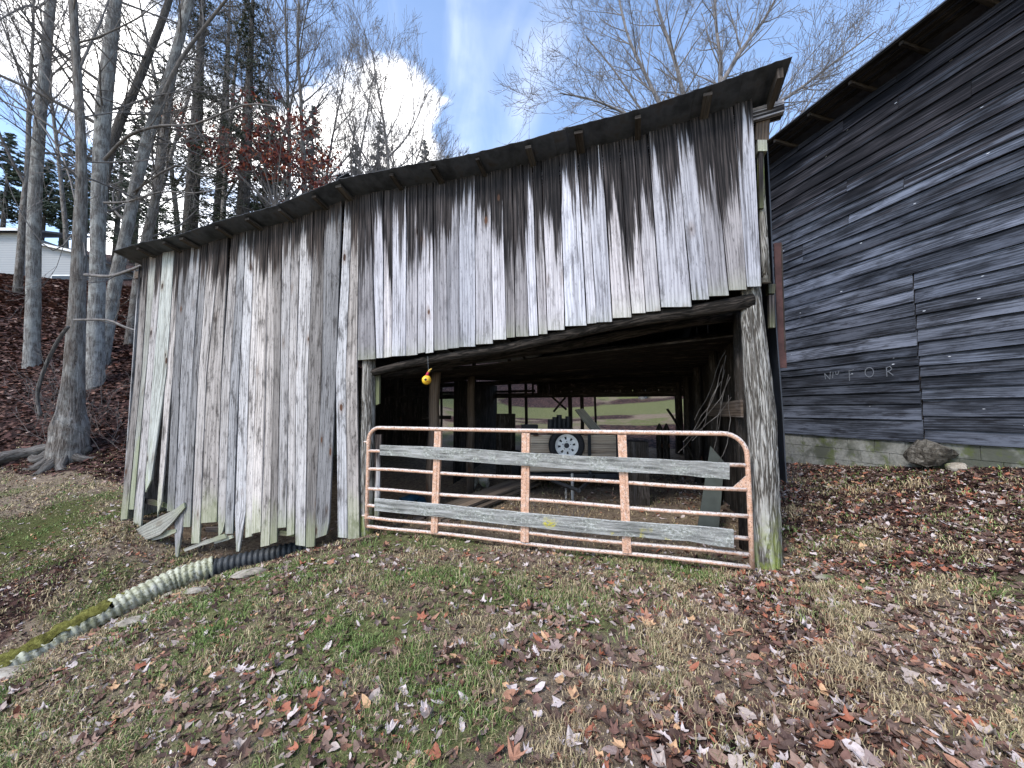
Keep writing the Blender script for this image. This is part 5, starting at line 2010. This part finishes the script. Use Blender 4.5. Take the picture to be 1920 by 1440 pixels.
# the big bare tree behind the shed on the right: several limbs from one trunk
rr_ = random.Random(8)
yb_ = 17.0
gb = ground_at(1300, yb_)
big = thing('sycamore_tree', gb, 'large bare tree spreading behind the right end of shed roof', 'tree')
mb = MB()
fork = at_y(1292, 330, yb_)
mb.tube(*dense([gb - Vector((0, 0, .3)), gb.lerp(fork, .5) + Vector((.1, 0, 0)), fork], [.42, .34, .32], 5), 12, bump=.04, seed=3)
cb = MB()
limb_px = [([(1292, 330), (1262, 250), (1215, 150), (1175, 60), (1150, -60)], 15, 4, 16.4), ([(1292, 330), (1290, 230), (1270, 130), (1235, 20), (1215, -80)], 17, 5, 17.2), ([(1292, 330), (1340, 200), (1352, 130), (1342, 40), (1340, -80)], 18, 5, 17.5),
           ([(1345, 170), (1390, 95), (1440, 25), (1480, -60)], 14, 4, 16.6), ([(1292, 330), (1380, 240), (1480, 180), (1560, 120), (1640, 60)], 14, 3, 16.0), ([(1280, 300), (1200, 230), (1120, 190), (1050, 175)], 11, 3, 15.8),
           ([(1292, 330), (1420, 290), (1490, 230), (1530, 170)], 10, 3, 15.4), ([(1262, 250), (1210, 215), (1150, 130), (1100, 70)], 9, 3, 17.8)]
for sp, w0, w1, yy in limb_px:
    q = [at_y(a_, b__, yb_ + (yy - yb_) * i / (len(sp) - 1)) for i, (a_, b__) in enumerate(sp)]
    rd = [(w0 + (w1 - w0) * i / (len(sp) - 1)) * .34 / F * yb_ for i in range(len(sp))]
    q, rd = dense(q, rd, 4)
    cb.tube(q, rd, 7, cap=False, bump=.05, seed=int(w0))
    for i in range(2, len(q)):
        for _ in range(2):
            d = (q[i] - q[i - 1]).normalized()
            d = rot_away(d, rr_.uniform(.35, .95), rr_.uniform(0, 6.28))
            grow(cb, q[i], d, rd[i] * .42, rr_.uniform(1.4, 3.0), 3, rr_, .85, .07, .2, kids=(3, 4, 3), minr=.006)
mb.build('trunk', M['bark_pale'], big, smooth=True)
cb.build('crown', M['twig_pale'], big, smooth=True)

# bare trees behind the shed, each where the photograph shows its stem
BT = [(735, 22, 55, .19, 'tall bare tree standing alone before the white cloud above roof bend', 4, 12), (562, 20, -60, .2, 'tall bare tree whose stem passes left of the roof bend', 4, 21), (655, 26, 150, .13, 'thin bare tree just left of the lone one before the cloud', 4, 22),
      (505, 24, -40, .2, 'bare tree behind the rust-leaved one, reaching the top of the picture', 4, 23), (830, 27, 215, .1, 'low bare tree right of the lone one, half hidden by roof', 4, 24), (690, 30, 130, .15, 'grey bare tree between the lone one and its thin neighbour', 4, 25),
      (605, 30, 90, .17, 'distant bare tree over the roof bend', 4, 26), (395, 22, -80, .17, 'bare tree among the evergreens behind the leaning trunks', 4, 27), (330, 25, -60, .17, 'bare tree seen between leaning trunks, farther up the bank', 4, 28), (20, 19, -80, .15, 'bare tree at left edge beyond the straight-trunked one', 4, 29),
      (112, 26, -50, .15, 'bare tree behind the wing of the white house', 4, 31), (785, 31, 170, .12, 'far bare tree right of the lone one, thin as a pole', 4, 32), (470, 20, 60, .13, 'slim bare tree right in front of the tall hemlock', 4, 33), (620, 22, 210, .1, 'low twiggy bare tree just above the roof bend', 4, 34), (250, 20, -50, .14, 'thin bare tree behind the forked tree', 4, 35)]
for px, y, pt_, r_, lab, lv_, sd2 in BT:
    gb = ground_at(px, y)
    h_ = at_y(px, pt_, y).z - gb.z
    bare_tree('bare_tree', lab, gb, h_, r_, sd2, lvl=lv_, n_br=19, br_len=.30, group='bare trees of the wood behind the shed', minr=.0065 if y < 24 else .009, twig='twig_pale' if sd2 in (12, 22, 25, 32) else 'twig', up=.15, kids=(4, 4, 4, 3))


def conifer(name, label, base, h_, wd, seed, start=.12, nb=70, per=34, twigs=True, group=None, size=.16, gaps=.25):
    rr = np.random.default_rng(seed)
    rp = random.Random(seed)
    tre = thing(name, base, label, 'tree', group)
    mb = MB()
    mb.tube([Vector(base) - Vector((0, 0, .3)), Vector(base) + Vector((.05, 0, h_ * .5)), Vector(base) + Vector((0, 0, h_))], [h_ * .018, h_ * .012, .02], 8)
    V, T, A = [], [], []
    for i in range(nb):
        t_ = start + (1 - start) * (i + rp.random()) / nb
        z = h_ * t_
        if rp.random() < gaps * (1 - t_):
            continue
        L = wd * (1 - t_) ** .75 * rp.uniform(.55, 1.15) + .15
        az = rp.uniform(0, 6.283)
        d = Vector((math.cos(az), math.sin(az), rp.uniform(-.25, .2)))
        a_ = Vector(base) + Vector((0, 0, z))
        pts = [a_ + d * (L * k / 4) + Vector((0, 0, -.10 * L * (k / 4) ** 2)) for k in range(5)]
        mb.tube(pts, [.03 * (1 - t_) + .012, .02, .015, .01, .006], 4, cap=False)
        n = int(per * (L / wd) + 8)
        tt = rr.uniform(.15, 1.05, n)
        c_ = np.array(a_)[None] + np.array(d)[None] * (L * tt)[:, None]
        c_[:, 2] -= .10 * L * tt ** 2
        c_ += rr.normal(0, 1, (n, 3)) * np.array([.14, .14, .06])[None] * (.4 + L * .35)
        for k in range(3):
            ang = rr.uniform(0, 6.283, n)
            el = rr.uniform(-.5, .5, n)
            s_ = size * rr.uniform(.6, 1.3, n)
            dx = np.stack([np.cos(ang) * np.cos(el), np.sin(ang) * np.cos(el), np.sin(el)], -1)
            dy = np.cross(dx, rr.normal(0, 1, (n, 3)))
            dy /= np.linalg.norm(dy, axis=1)[:, None] + 1e-6
            v = np.stack([c_ - dx * s_[:, None], c_ + dy * (s_ * .28)[:, None], c_ + dx * s_[:, None], c_ - dy * (s_ * .28)[:, None]], 1)
            V.append(v.reshape(-1, 3))
            A.append(np.repeat(rr.uniform(0, 1, n), 4))
    V = np.concatenate(V)
    q = np.arange(len(V)).reshape(-1, 4)
    mb.build('trunk', M['bark_dark'], tre, smooth=True)
    o_ = mesh_np('crown', V - np.array(base)[None], q, M['needle' if h_ > 15 and gaps > .2 else 'needle_hazy'], {'rnd': np.concatenate(A)}, tre)
    return tre


CT = [(440, 19, -80, 3.0, 'tall dark hemlock with bare lower trunk right of the leaning tree', .3, .35), (340, 18, -120, 3.0, 'dark evergreen seen between the pale leaning trunks', .15, .3), (395, 27, -30, 3.8, 'dark evergreen behind the tall hemlock, higher on the bank', .2, .3),
      (700, 40, 228, 3.0, 'grey-green pine top left of the lone bare tree', .1, .1), (790, 42, 262, 2.6, 'small grey-green pine top right of lone bare tree', .1, .1), (655, 38, 270, 2.6, 'low pine just above the bend of the roof', .1, .1), (835, 44, 292, 2.2, 'little pine tip where the cloud meets the roof', .1, .1),
      (270, 24, 130, 3.2, 'dense evergreen above the shed roof corner', .1, .15), (480, 28, 190, 3.2, 'evergreen under the rust-leaved branches', .1, .15), (570, 32, 200, 3.2, 'low evergreen between rust leaves and the roof bend', .1, .15)]
for i, (px, y, pt_, wd, lab, st_2, gp_) in enumerate(CT):
    gb = ground_at(px, y)
    conifer('hemlock_tree' if i < 3 else 'pine_tree', lab, gb, at_y(px, pt_, y).z - gb.z, wd, 200 + i, start=st_2, gaps=gp_, nb=150 if i < 3 else 120, per=62 if i < 3 else 90, size=.085 if y < 28 else .15, group='evergreens behind the shed')
# pines beyond the house
for i, (px, y, pt_) in enumerate(((-20, 36, 250), (22, 40, 275), (58, 38, 300), (95, 42, 270), (128, 38, 310), (160, 42, 250), (200, 40, 240), (235, 44, 200))):
    h_ = at_y(px, pt_, y).z - ground_at(px, y).z
    conifer('pine_tree', ['pine at the left edge behind the white house', 'pine rising over the white house roof', 'pine directly behind the straight pale trunk', 'pine behind gap between house wing and rooted tree', 'pine behind the rooted tree trunk', 'pine seen between rooted and forked trees',
                          'pine behind the forked tree', 'pine high on the bank behind leaning trees'][i], ground_at(px, y), h_, 3.2, 300 + i, start=.3, nb=80, per=70, size=.17, gaps=.1, group='pines on the hill behind the house')

# rust-leaved understory tree
gb = ground_at(500, 16)
rr_ = random.Random(17)
red = thing('oak_tree', gb, 'small tree still holding rust red leaves above the roof', 'tree')
mb, cb = MB(), MB()
tips = []
n = 8
P = [gb + Vector((.12 * math.sin(i), 0, 7.6 * i / n)) for i in range(n + 1)]
P[0].z -= .3
mb.tube(P, [.13 * (1 - .75 * i / n) for i in range(n + 1)], 8, bump=.05)
for px, py in ((440, 250), (470, 215), (500, 190), (530, 235), (560, 250), (590, 265), (540, 290), (515, 320), (480, 300), (575, 300), (600, 340), (320, 200), (420, 300), (620, 300)):
    tgt = at_y(px, py, 16 + rr_.uniform(-1.2, 1.2))
    k = min(n - 1, max(2, int((tgt.z - gb.z - .8) / 7.6 * n)))
    a_ = P[k]
    mid = a_.lerp(tgt, .5) + Vector((0, 0, -.1))
    cb.tube([a_, mid, tgt], [.035, .022, .01], 5, cap=False)
    for _ in range(7):
        t_ = rr_.uniform(.4, 1)
        q = a_.lerp(tgt, t_)
        grow(cb, q, rot_away((tgt - a_).normalized(), rr_.uniform(.3, 1.2), rr_.uniform(0, 6.28)), .010, rr_.uniform(.5, 1.1), 2, rr_, .8, .0, .2, (3, 3), .004, tips)
mb.build('trunk', M['bark_dark'], red, smooth=True)
cb.build('crown', M['twig'], red, smooth=True)
V, A = [], []
for p, d in tips:
    if rr_.random() < .3:
        continue
    for _ in range(rr_.randint(2, 6)):
        c_ = p + Vector((rr_.gauss(0, .12), rr_.gauss(0, .12), rr_.gauss(-.03, .1)))
        a_ = Vector((rr_.gauss(0, 1), rr_.gauss(0, 1), rr_.gauss(-.8, .6))).normalized()
        b__ = a_.cross(Vector((rr_.gauss(0, 1), rr_.gauss(0, 1), rr_.gauss(0, 1)))).normalized()
        s_ = rr_.uniform(.06, .12)
        V += [c_ - a_ * s_, c_ + b__ * s_ * .5, c_ + a_ * s_, c_ - b__ * s_ * .5]
        A += [rr_.random()] * 4
V = np.array([tuple(v) for v in V]) - np.array(gb)[None]
mesh_np('leaves', V, np.arange(len(V)).reshape(-1, 4), M['leaf_red'], {'rnd': A}, red)
# stems seen through the back opening
for i, (px, y, lab) in enumerate(((1204, 27, 'pale tree stem seen through the back of the bay, on the far lawn edge'), (1262, 30, 'pale tree stem seen at the right edge of the back opening'))):
    bare_tree('bare_tree', lab, ground_at(px, y), 9, .28, 60 + i, lvl=3, n_br=8, crown_from=.5, mt='bark_pale', group='bare trees beyond the back opening')

# ------------------------------------------------------------------ house on the hill
hy = 24.0
hb = at_y(35, 528, hy)
hb.z = h1(hb.x, hb.y) - .1
house = thing('house', hb, 'white sided house with low roof on the hill behind trees', 'house')
hx0, hx1, hx2 = at_y(-170, 500, hy).x, at_y(36, 500, hy).x, at_y(133, 500, hy).x
zt1, zt2 = at_y(20, 436, hy).z, at_y(90, 470, hy).z
mb = MB()
mb.box((hx0, hy, hb.z - 1), (hx1 - hx0, 0, 0), (0, 7, 0), (0, 0, zt1 - hb.z + 1))
mb.build('wall', M['whitesiding'], house)
mb = MB()
mb.box((hx1, hy + .4, hb.z - 1), (hx2 - hx1, 0, 0), (0, 6, 0), (0, 0, zt2 - hb.z + 1))
mb.build('wall', M['whitesiding'], house)
mb = MB()
mb.box((hx1 - .06, hy - .03, hb.z - 1), (.12, 0, 0), (0, .1, 0), (0, 0, zt1 - hb.z + 1))
mb.build('corner_trim', M['whitetrim'], house)
mb = MB()
mb.box((hx0 - .3, hy - .4, zt1), (hx1 - hx0 + .6, 0, 0), (0, 4, 1.3), (0, 0, .14))
mb.build('roof', M['houseroof'], house)
mb = MB()
mb.box((hx0 - .3, hy - .42, zt1 - .06), (hx1 - hx0 + .6, 0, 0), (0, .05, 0), (0, 0, .18))
mb.build('fascia', M['whitetrim'], house)
mb = MB()
mb.box((hx1 - .1, hy + .1, zt2 + .75), (hx2 - hx1 + .4, 0, -.85), (0, 6, 0), (0, 0, .12))
mb.build('roof', M['houseroof'], house)
mb = MB()
mb.box((hx1 - .1, hy + .07, zt2 + .70), (hx2 - hx1 + .4, 0, -.85), (0, .05, 0), (0, 0, .14))
mb.build('fascia', M['whitetrim'], house)
mb = MB()
mb.quad_box([(hx1, hy + .4, zt2), (hx2, hy + .4, zt2), (hx2, hy + .6, zt2), (hx1, hy + .6, zt2), (hx1, hy + .4, zt2 + .72), (hx2, hy + .4, zt2 + .05), (hx2, hy + .6, zt2 + .05), (hx1, hy + .6, zt2 + .72)])
mb.build('gable', M['whitesiding'], house)
wx0, wx1 = at_y(86, 510, hy).x, at_y(126, 510, hy).x
wz0, wz1 = at_y(100, 530, hy).z, at_y(100, 514, hy).z
wf = MB()
wf.box((wx0 - .08, hy + .34, wz0 - .08), (wx1 - wx0 + .16, 0, 0), (0, .05, 0), (0, 0, wz1 - wz0 + .16))
wo_ = wf.build('window', M['whitetrim'], house)
mb = MB()
mb.box((wx0, hy + .32, wz0), (wx1 - wx0, 0, 0), (0, .01, 0), (0, 0, wz1 - wz0))
mb.build('pane', M['glass'], wo_)

# ------------------------------------------------------------------ grass, leaves
def in_view(x, y, z, m=1.04):
    dx, dy, dz = x, y, z - EYE
    fwd = dy * math.cos(PITCH) + dz * math.sin(PITCH)
    upc = -dy * math.sin(PITCH) + dz * math.cos(PITCH)
    f_ = np.maximum(fwd, .01)
    return (fwd > .3) & (np.abs(dx / f_) < 1.3333 * m) & (np.abs(upc / f_) < 1.0 * m)


def sample(n, x0, x1, y0, y1):
    x, y = nrg.uniform(x0, x1, n), nrg.uniform(y0, y1, n)
    return x, y


def make_grass():
    xs, ys = [], []
    for (n, a, b, c, d) in ((90000, -3.6, 3.6, 1.25, 2.6), (110000, -5.6, 5.6, 2.6, 4.2), (75000, -8, 7.2, 4.2, 6.5), (45000, -13, -5, 5.0, 10.2), (9000, 2.6, 6, 4.5, 8), (16000, -1, 4, 4.3, 8)):
        x, y = sample(n, a, b, c, d)
        xs.append(x)
        ys.append(y)
    x, y = np.concatenate(xs), np.concatenate(ys)
    lf, gr, ms, ins = zones(x, y)
    keep = nrg.uniform(0, 1, len(x)) < (1 - .75 * lf) * (1 - .8 * ins) * (1 - .15 * ms)
    # thin where the sward is worn
    keep &= nrg.uniform(0, 1, len(x)) < .12 + 1.25 * sst(fbm(x, y, .4, 55), .25, .7)
    x, y, gr, ms = x[keep], y[keep], gr[keep], ms[keep]
    z = H(x, y)
    v = in_view(x, y, z)
    s_al = (BPT.x - x) * BN.x + (BPT.y - y) * BN.y
    v &= s_al < -.02
    x, y, z, gr, ms = x[v], y[v], z[v], gr[v], ms[v]
    n = len(x)
    d = np.hypot(x, y)
    tuft = fbm(x, y, .22, 66)
    ht = nrg.uniform(.012, .038, n) * (.35 + 1.9 * sst(tuft, .25, .8)) * (1 - .3 * ms)
    wd = .0011 + .00055 * d * nrg.uniform(.7, 1.2, n)
    az = nrg.uniform(0, 6.283, n)
    ln = nrg.uniform(.2, 1.5, n)
    bx, by = np.cos(az), np.sin(az)
    fa = nrg.uniform(0, 6.283, n)
    wx, wy = np.cos(fa) * wd, np.sin(fa) * wd
    V = np.empty((n, 5, 3))
    V[:, 0] = np.stack([x - wx, y - wy, z - .006], -1)
    V[:, 1] = np.stack([x + wx, y + wy, z - .006], -1)
    mx, my, mz = x + bx * ht * ln * .35, y + by * ht * ln * .35, z + ht * .62
    V[:, 2] = np.stack([mx + wx * .8, my + wy * .8, mz], -1)
    V[:, 3] = np.stack([mx - wx * .8, my - wy * .8, mz], -1)
    V[:, 4] = np.stack([x + bx * ht * ln, y + by * ht * ln, z + ht * np.clip(1.15 - ln * .45, .3, 1)], -1)
    b_ = np.arange(n)[:, None] * 5
    T = np.concatenate([b_ + [0, 1, 2], b_ + [0, 2, 3], b_ + [3, 2, 4]], 0)
    g = np.clip(gr - .06 + nrg.normal(0, .16, n) + .06 * ms, 0, 1)
    return mesh_np('grass', V.reshape(-1, 3), T, M['grass'], {'rnd': np.repeat(nrg.uniform(0, 1, n), 5), 'green': np.repeat(g, 5)})


grass = make_grass()
tag(grass, 'short mown winter grass, part green and part straw', kind='stuff')


def leaf_shape(kind, seed):
    rr = random.Random(seed)
    if kind == 'maple':
        pr = [(0, 1.0), (14, .58), (30, .62), (44, .95), (58, .5), (78, .52), (98, .78), (118, .42), (150, .36), (180, .16)]
    elif kind == 'oak':
        pr = [(0, 1.0), (10, .72), (17, .82), (24, .52), (36, .62), (46, .33), (70, .42), (95, .27), (130, .45), (180, .75)]
    elif kind == 'tulip':
        pr = [(0, .62), (12, .70), (28, .98), (44, .72), (58, .56), (80, .62), (104, .84), (124, .6), (155, .45), (180, .4)]
    else:
        pr = [(0, 1.0), (14, .74), (34, .54), (62, .43), (90, .40), (120, .45), (150, .6), (180, .8)]
    pts = [(a, r) for a, r in pr] + [(-a, r) for a, r in pr[::-1] if a not in (0, 180)]
    out = []
    c1, c2, c3 = rr.uniform(.05, .7), rr.uniform(-.35, .45), rr.uniform(-.4, .4)
    if rr.random() < .25:
        c1 *= 1.6
    for a, r in pts:
        r *= rr.uniform(.88, 1.1)
        x, y = r * math.cos(R(a)), r * math.sin(R(a))
        out.append((x, y, c1 * y * y * 1.3 + c2 * x * x + c3 * x * y + rr.uniform(-.05, .05)))
    return np.array([(0, 0, 0)] + out)


SHAPES = [leaf_shape(k, i) for i, k in enumerate(['maple', 'oak', 'tulip', 'ovate', 'ovate', 'tulip', 'ovate', 'oak', 'ovate', 'tulip', 'tulip', 'ovate', 'ovate', 'tulip', 'ovate', 'oak', 'ovate', 'tulip', 'ovate', 'ovate'])]


def fan(n):
    return np.array([(0, i, i + 1 if i + 1 < n else 1) for i in range(1, n)])


def leaf_points():
    xs, ys = [], []
    for (n, a, b, c, d) in ((10500, -3.6, 3.6, 1.2, 2.6), (16000, -5.8, 6.2, 2.6, 4.4), (10000, -8, 7, 4.4, 7.5), (5200, -13, -5, 5, 9.6), (11000, 2.4, 6.6, 3.0, 8.0), (4800, .2, 3.4, 1.4, 4.0), (3500, -8.5, -4.6, 3.2, 6.5), (800, -2, 4, 5, 9)):
        x, y = sample(n, a, b, c, d)
        xs.append(x)
        ys.append(y)
    x, y = np.concatenate(xs), np.concatenate(ys)
    lf, gr, ms, ins = zones(x, y)
    cl = fbm(x, y, .5, 91)
    keep = nrg.uniform(0, 1, len(x)) < np.clip(.48 + .55 * sst(cl, .44, .64) + .9 * lf - .25 * ms, .08, 1) * (1 - .6 * ins)
    x, y = x[keep], y[keep]
    z = H(x, y)
    s_al = (BPT.x - x) * BN.x + (BPT.y - y) * BN.y
    ok = (s_al < -.05) & in_view(x, y, z, 1.03)
    return x[ok], y[ok], z[ok], zones(x[ok], y[ok])[0]


lx, ly, lz, llf = leaf_points()
nl = len(lx)
lsz = nrg.gamma(4.5, .0066, nl).clip(.011, .052)
lasp = nrg.uniform(.5, 1.1, nl)
# on the beds the leaves are smaller and darker; the bright, large ones lie singly on the grass
lk = nrg.uniform(0, 1, nl)
bright = lk > .78
lk = np.where((llf > .5) & bright & (nrg.uniform(0, 1, nl) < .7), nrg.uniform(0, .3, nl), lk)
lk = np.where((llf > .5) & (nrg.uniform(0, 1, nl) < .35), nrg.choice([.15, .5, .66, .75], nl), lk)
kind = nrg.integers(0, len(SHAPES), nl)
yaw = nrg.uniform(0, 6.283, nl)
tilt = nrg.normal(0, .36, nl)
tilt2 = nrg.normal(0, .36, nl)
dist = np.sqrt(lx ** 2 + ly ** 2 + (lz - EYE) ** 2)
order = np.argsort(-(lsz / dist))
single = set(order[:300].tolist())


def leaf_mats(i):
    cy, sy = math.cos(yaw[i]), math.sin(yaw[i])
    ct, st = math.cos(tilt[i]), math.sin(tilt[i])
    c2, s2 = math.cos(tilt2[i]), math.sin(tilt2[i])
    Rz = np.array([[cy, -sy, 0], [sy, cy, 0], [0, 0, 1]])
    Rx = np.array([[1, 0, 0], [0, ct, -st], [0, st, ct]])
    Ry = np.array([[c2, 0, s2], [0, 1, 0], [-s2, 0, c2]])
    return Rz @ Rx @ Ry @ np.diag([1, lasp[i], 1])


leaf_me = []
for k, sh in enumerate(SHAPES):
    me = bpy.data.meshes.new('fallen_leaf')
    me.from_pydata([tuple(v) for v in sh], [], [tuple(int(q) for q in f_) for f_ in fan(len(sh))])
    me.materials.append(M['leaf'])
    at = me.attributes.new('rnd', 'FLOAT', 'POINT')
    leaf_me.append(me)
from mathutils import Matrix
V, T, A = [], [], []
nb = 0
for i in range(nl):
    Mx = leaf_mats(i)
    k = int(kind[i])
    if i in single:
        o = bpy.data.objects.new('fallen_leaf', leaf_me[k])
        COL.objects.link(o)
        o.parent = ground
        m4 = Matrix([[*(Mx[r] * lsz[i]), 0] for r in range(3)] + [[0, 0, 0, 1]])
        m4.translation = (lx[i], ly[i], lz[i] + .012 + .10 * lsz[i])
        o.matrix_basis = m4
        continue
    v = SHAPES[k] @ Mx.T * lsz[i]
    v = v + np.array([lx[i], ly[i], lz[i] + .004 + .10 * lsz[i]])
    V.append(v)
    T.append(fan(len(v)) + nb)
    A.append(np.full(len(v), lk[i]))
    nb += len(v)
litter = mesh_np('leaf_litter', np.concatenate(V), np.concatenate(T), M['leaf'], {'rnd': np.concatenate(A)})
tag(litter, 'dry brown and mauve fallen leaves strewn over the ground', kind='stuff')

# leaves of the wooded bank: smaller on the picture, simple folded shapes
n = 60000
x, y = sample(n, -34, -5.6, 8.6, 24)
lf, gr, ms, ins = zones(x, y)
u_, s_ = front_s(x, y)
kp = (nrg.uniform(0, 1, n) < lf) & ~((s_ > -.1) & (s_ < 7) & (u_ > u_left - .1))
x, y = x[kp], y[kp]
z = H(x, y)
kp = in_view(x, y, z)
x, y, z = x[kp], y[kp], z[kp]
n = len(x)
sz = nrg.uniform(.05, .11, n) * np.clip(y / 14, .8, 1.5)
az = nrg.uniform(0, 6.283, n)
tl = nrg.normal(0, .5, n)
d1 = np.stack([np.cos(az), np.sin(az), tl * .5], -1) * sz[:, None]
d2 = np.stack([-np.sin(az), np.cos(az), nrg.normal(0, .45, n)], -1) * (sz * .6)[:, None]
c_ = np.stack([x, y, z + .03], -1)
V = np.stack([c_ - d1, c_ + d2, c_ + d1, c_ - d2], 1).reshape(-1, 3)
bank = mesh_np('bank_leaf_litter', V, np.arange(len(V)).reshape(-1, 4), M['leaf_bank'], {'rnd': np.repeat(nrg.uniform(0, 1, n), 4)})
tag(bank, 'thick brown leaf litter covering the wooded bank', kind='stuff')

# dry weeds by the gate and the log post
mb = MB()
rr_ = random.Random(6)
for (px, py, n_, hh) in ((1010, 985, 7, .45), (1065, 970, 9, .5), (1085, 985, 6, .4), (1478, 905, 9, .45), (1470, 940, 6, .3), (1340, 1055, 4, .25), (610, 1000, 10, .3), (400, 1025, 9, .35)):
    p = on_ground(px, min(py + 40, 1060)) if px < 1400 and px > 700 else on_ground(px, py)
    if 700 < px < 1400:
        p = on_wall(px, py, -.35)
        p.z = h1(p.x, p.y)
    for _ in range(n_):
        d = Vector((rr_.uniform(-.6, .6), rr_.uniform(-.5, .5), 1)).normalized()
        grow(mb, p + Vector((rr_.uniform(-.1, .1), rr_.uniform(-.1, .1), -.02)), d, .003, hh * rr_.uniform(.6, 1.1), 1, rr_, kids=(3,), up=-.05, wig=.25, minr=.0016)
tag(mb.build('dry_weeds', M['twig_pale']), 'dry straw-coloured weed stalks around gate and posts', kind='stuff')
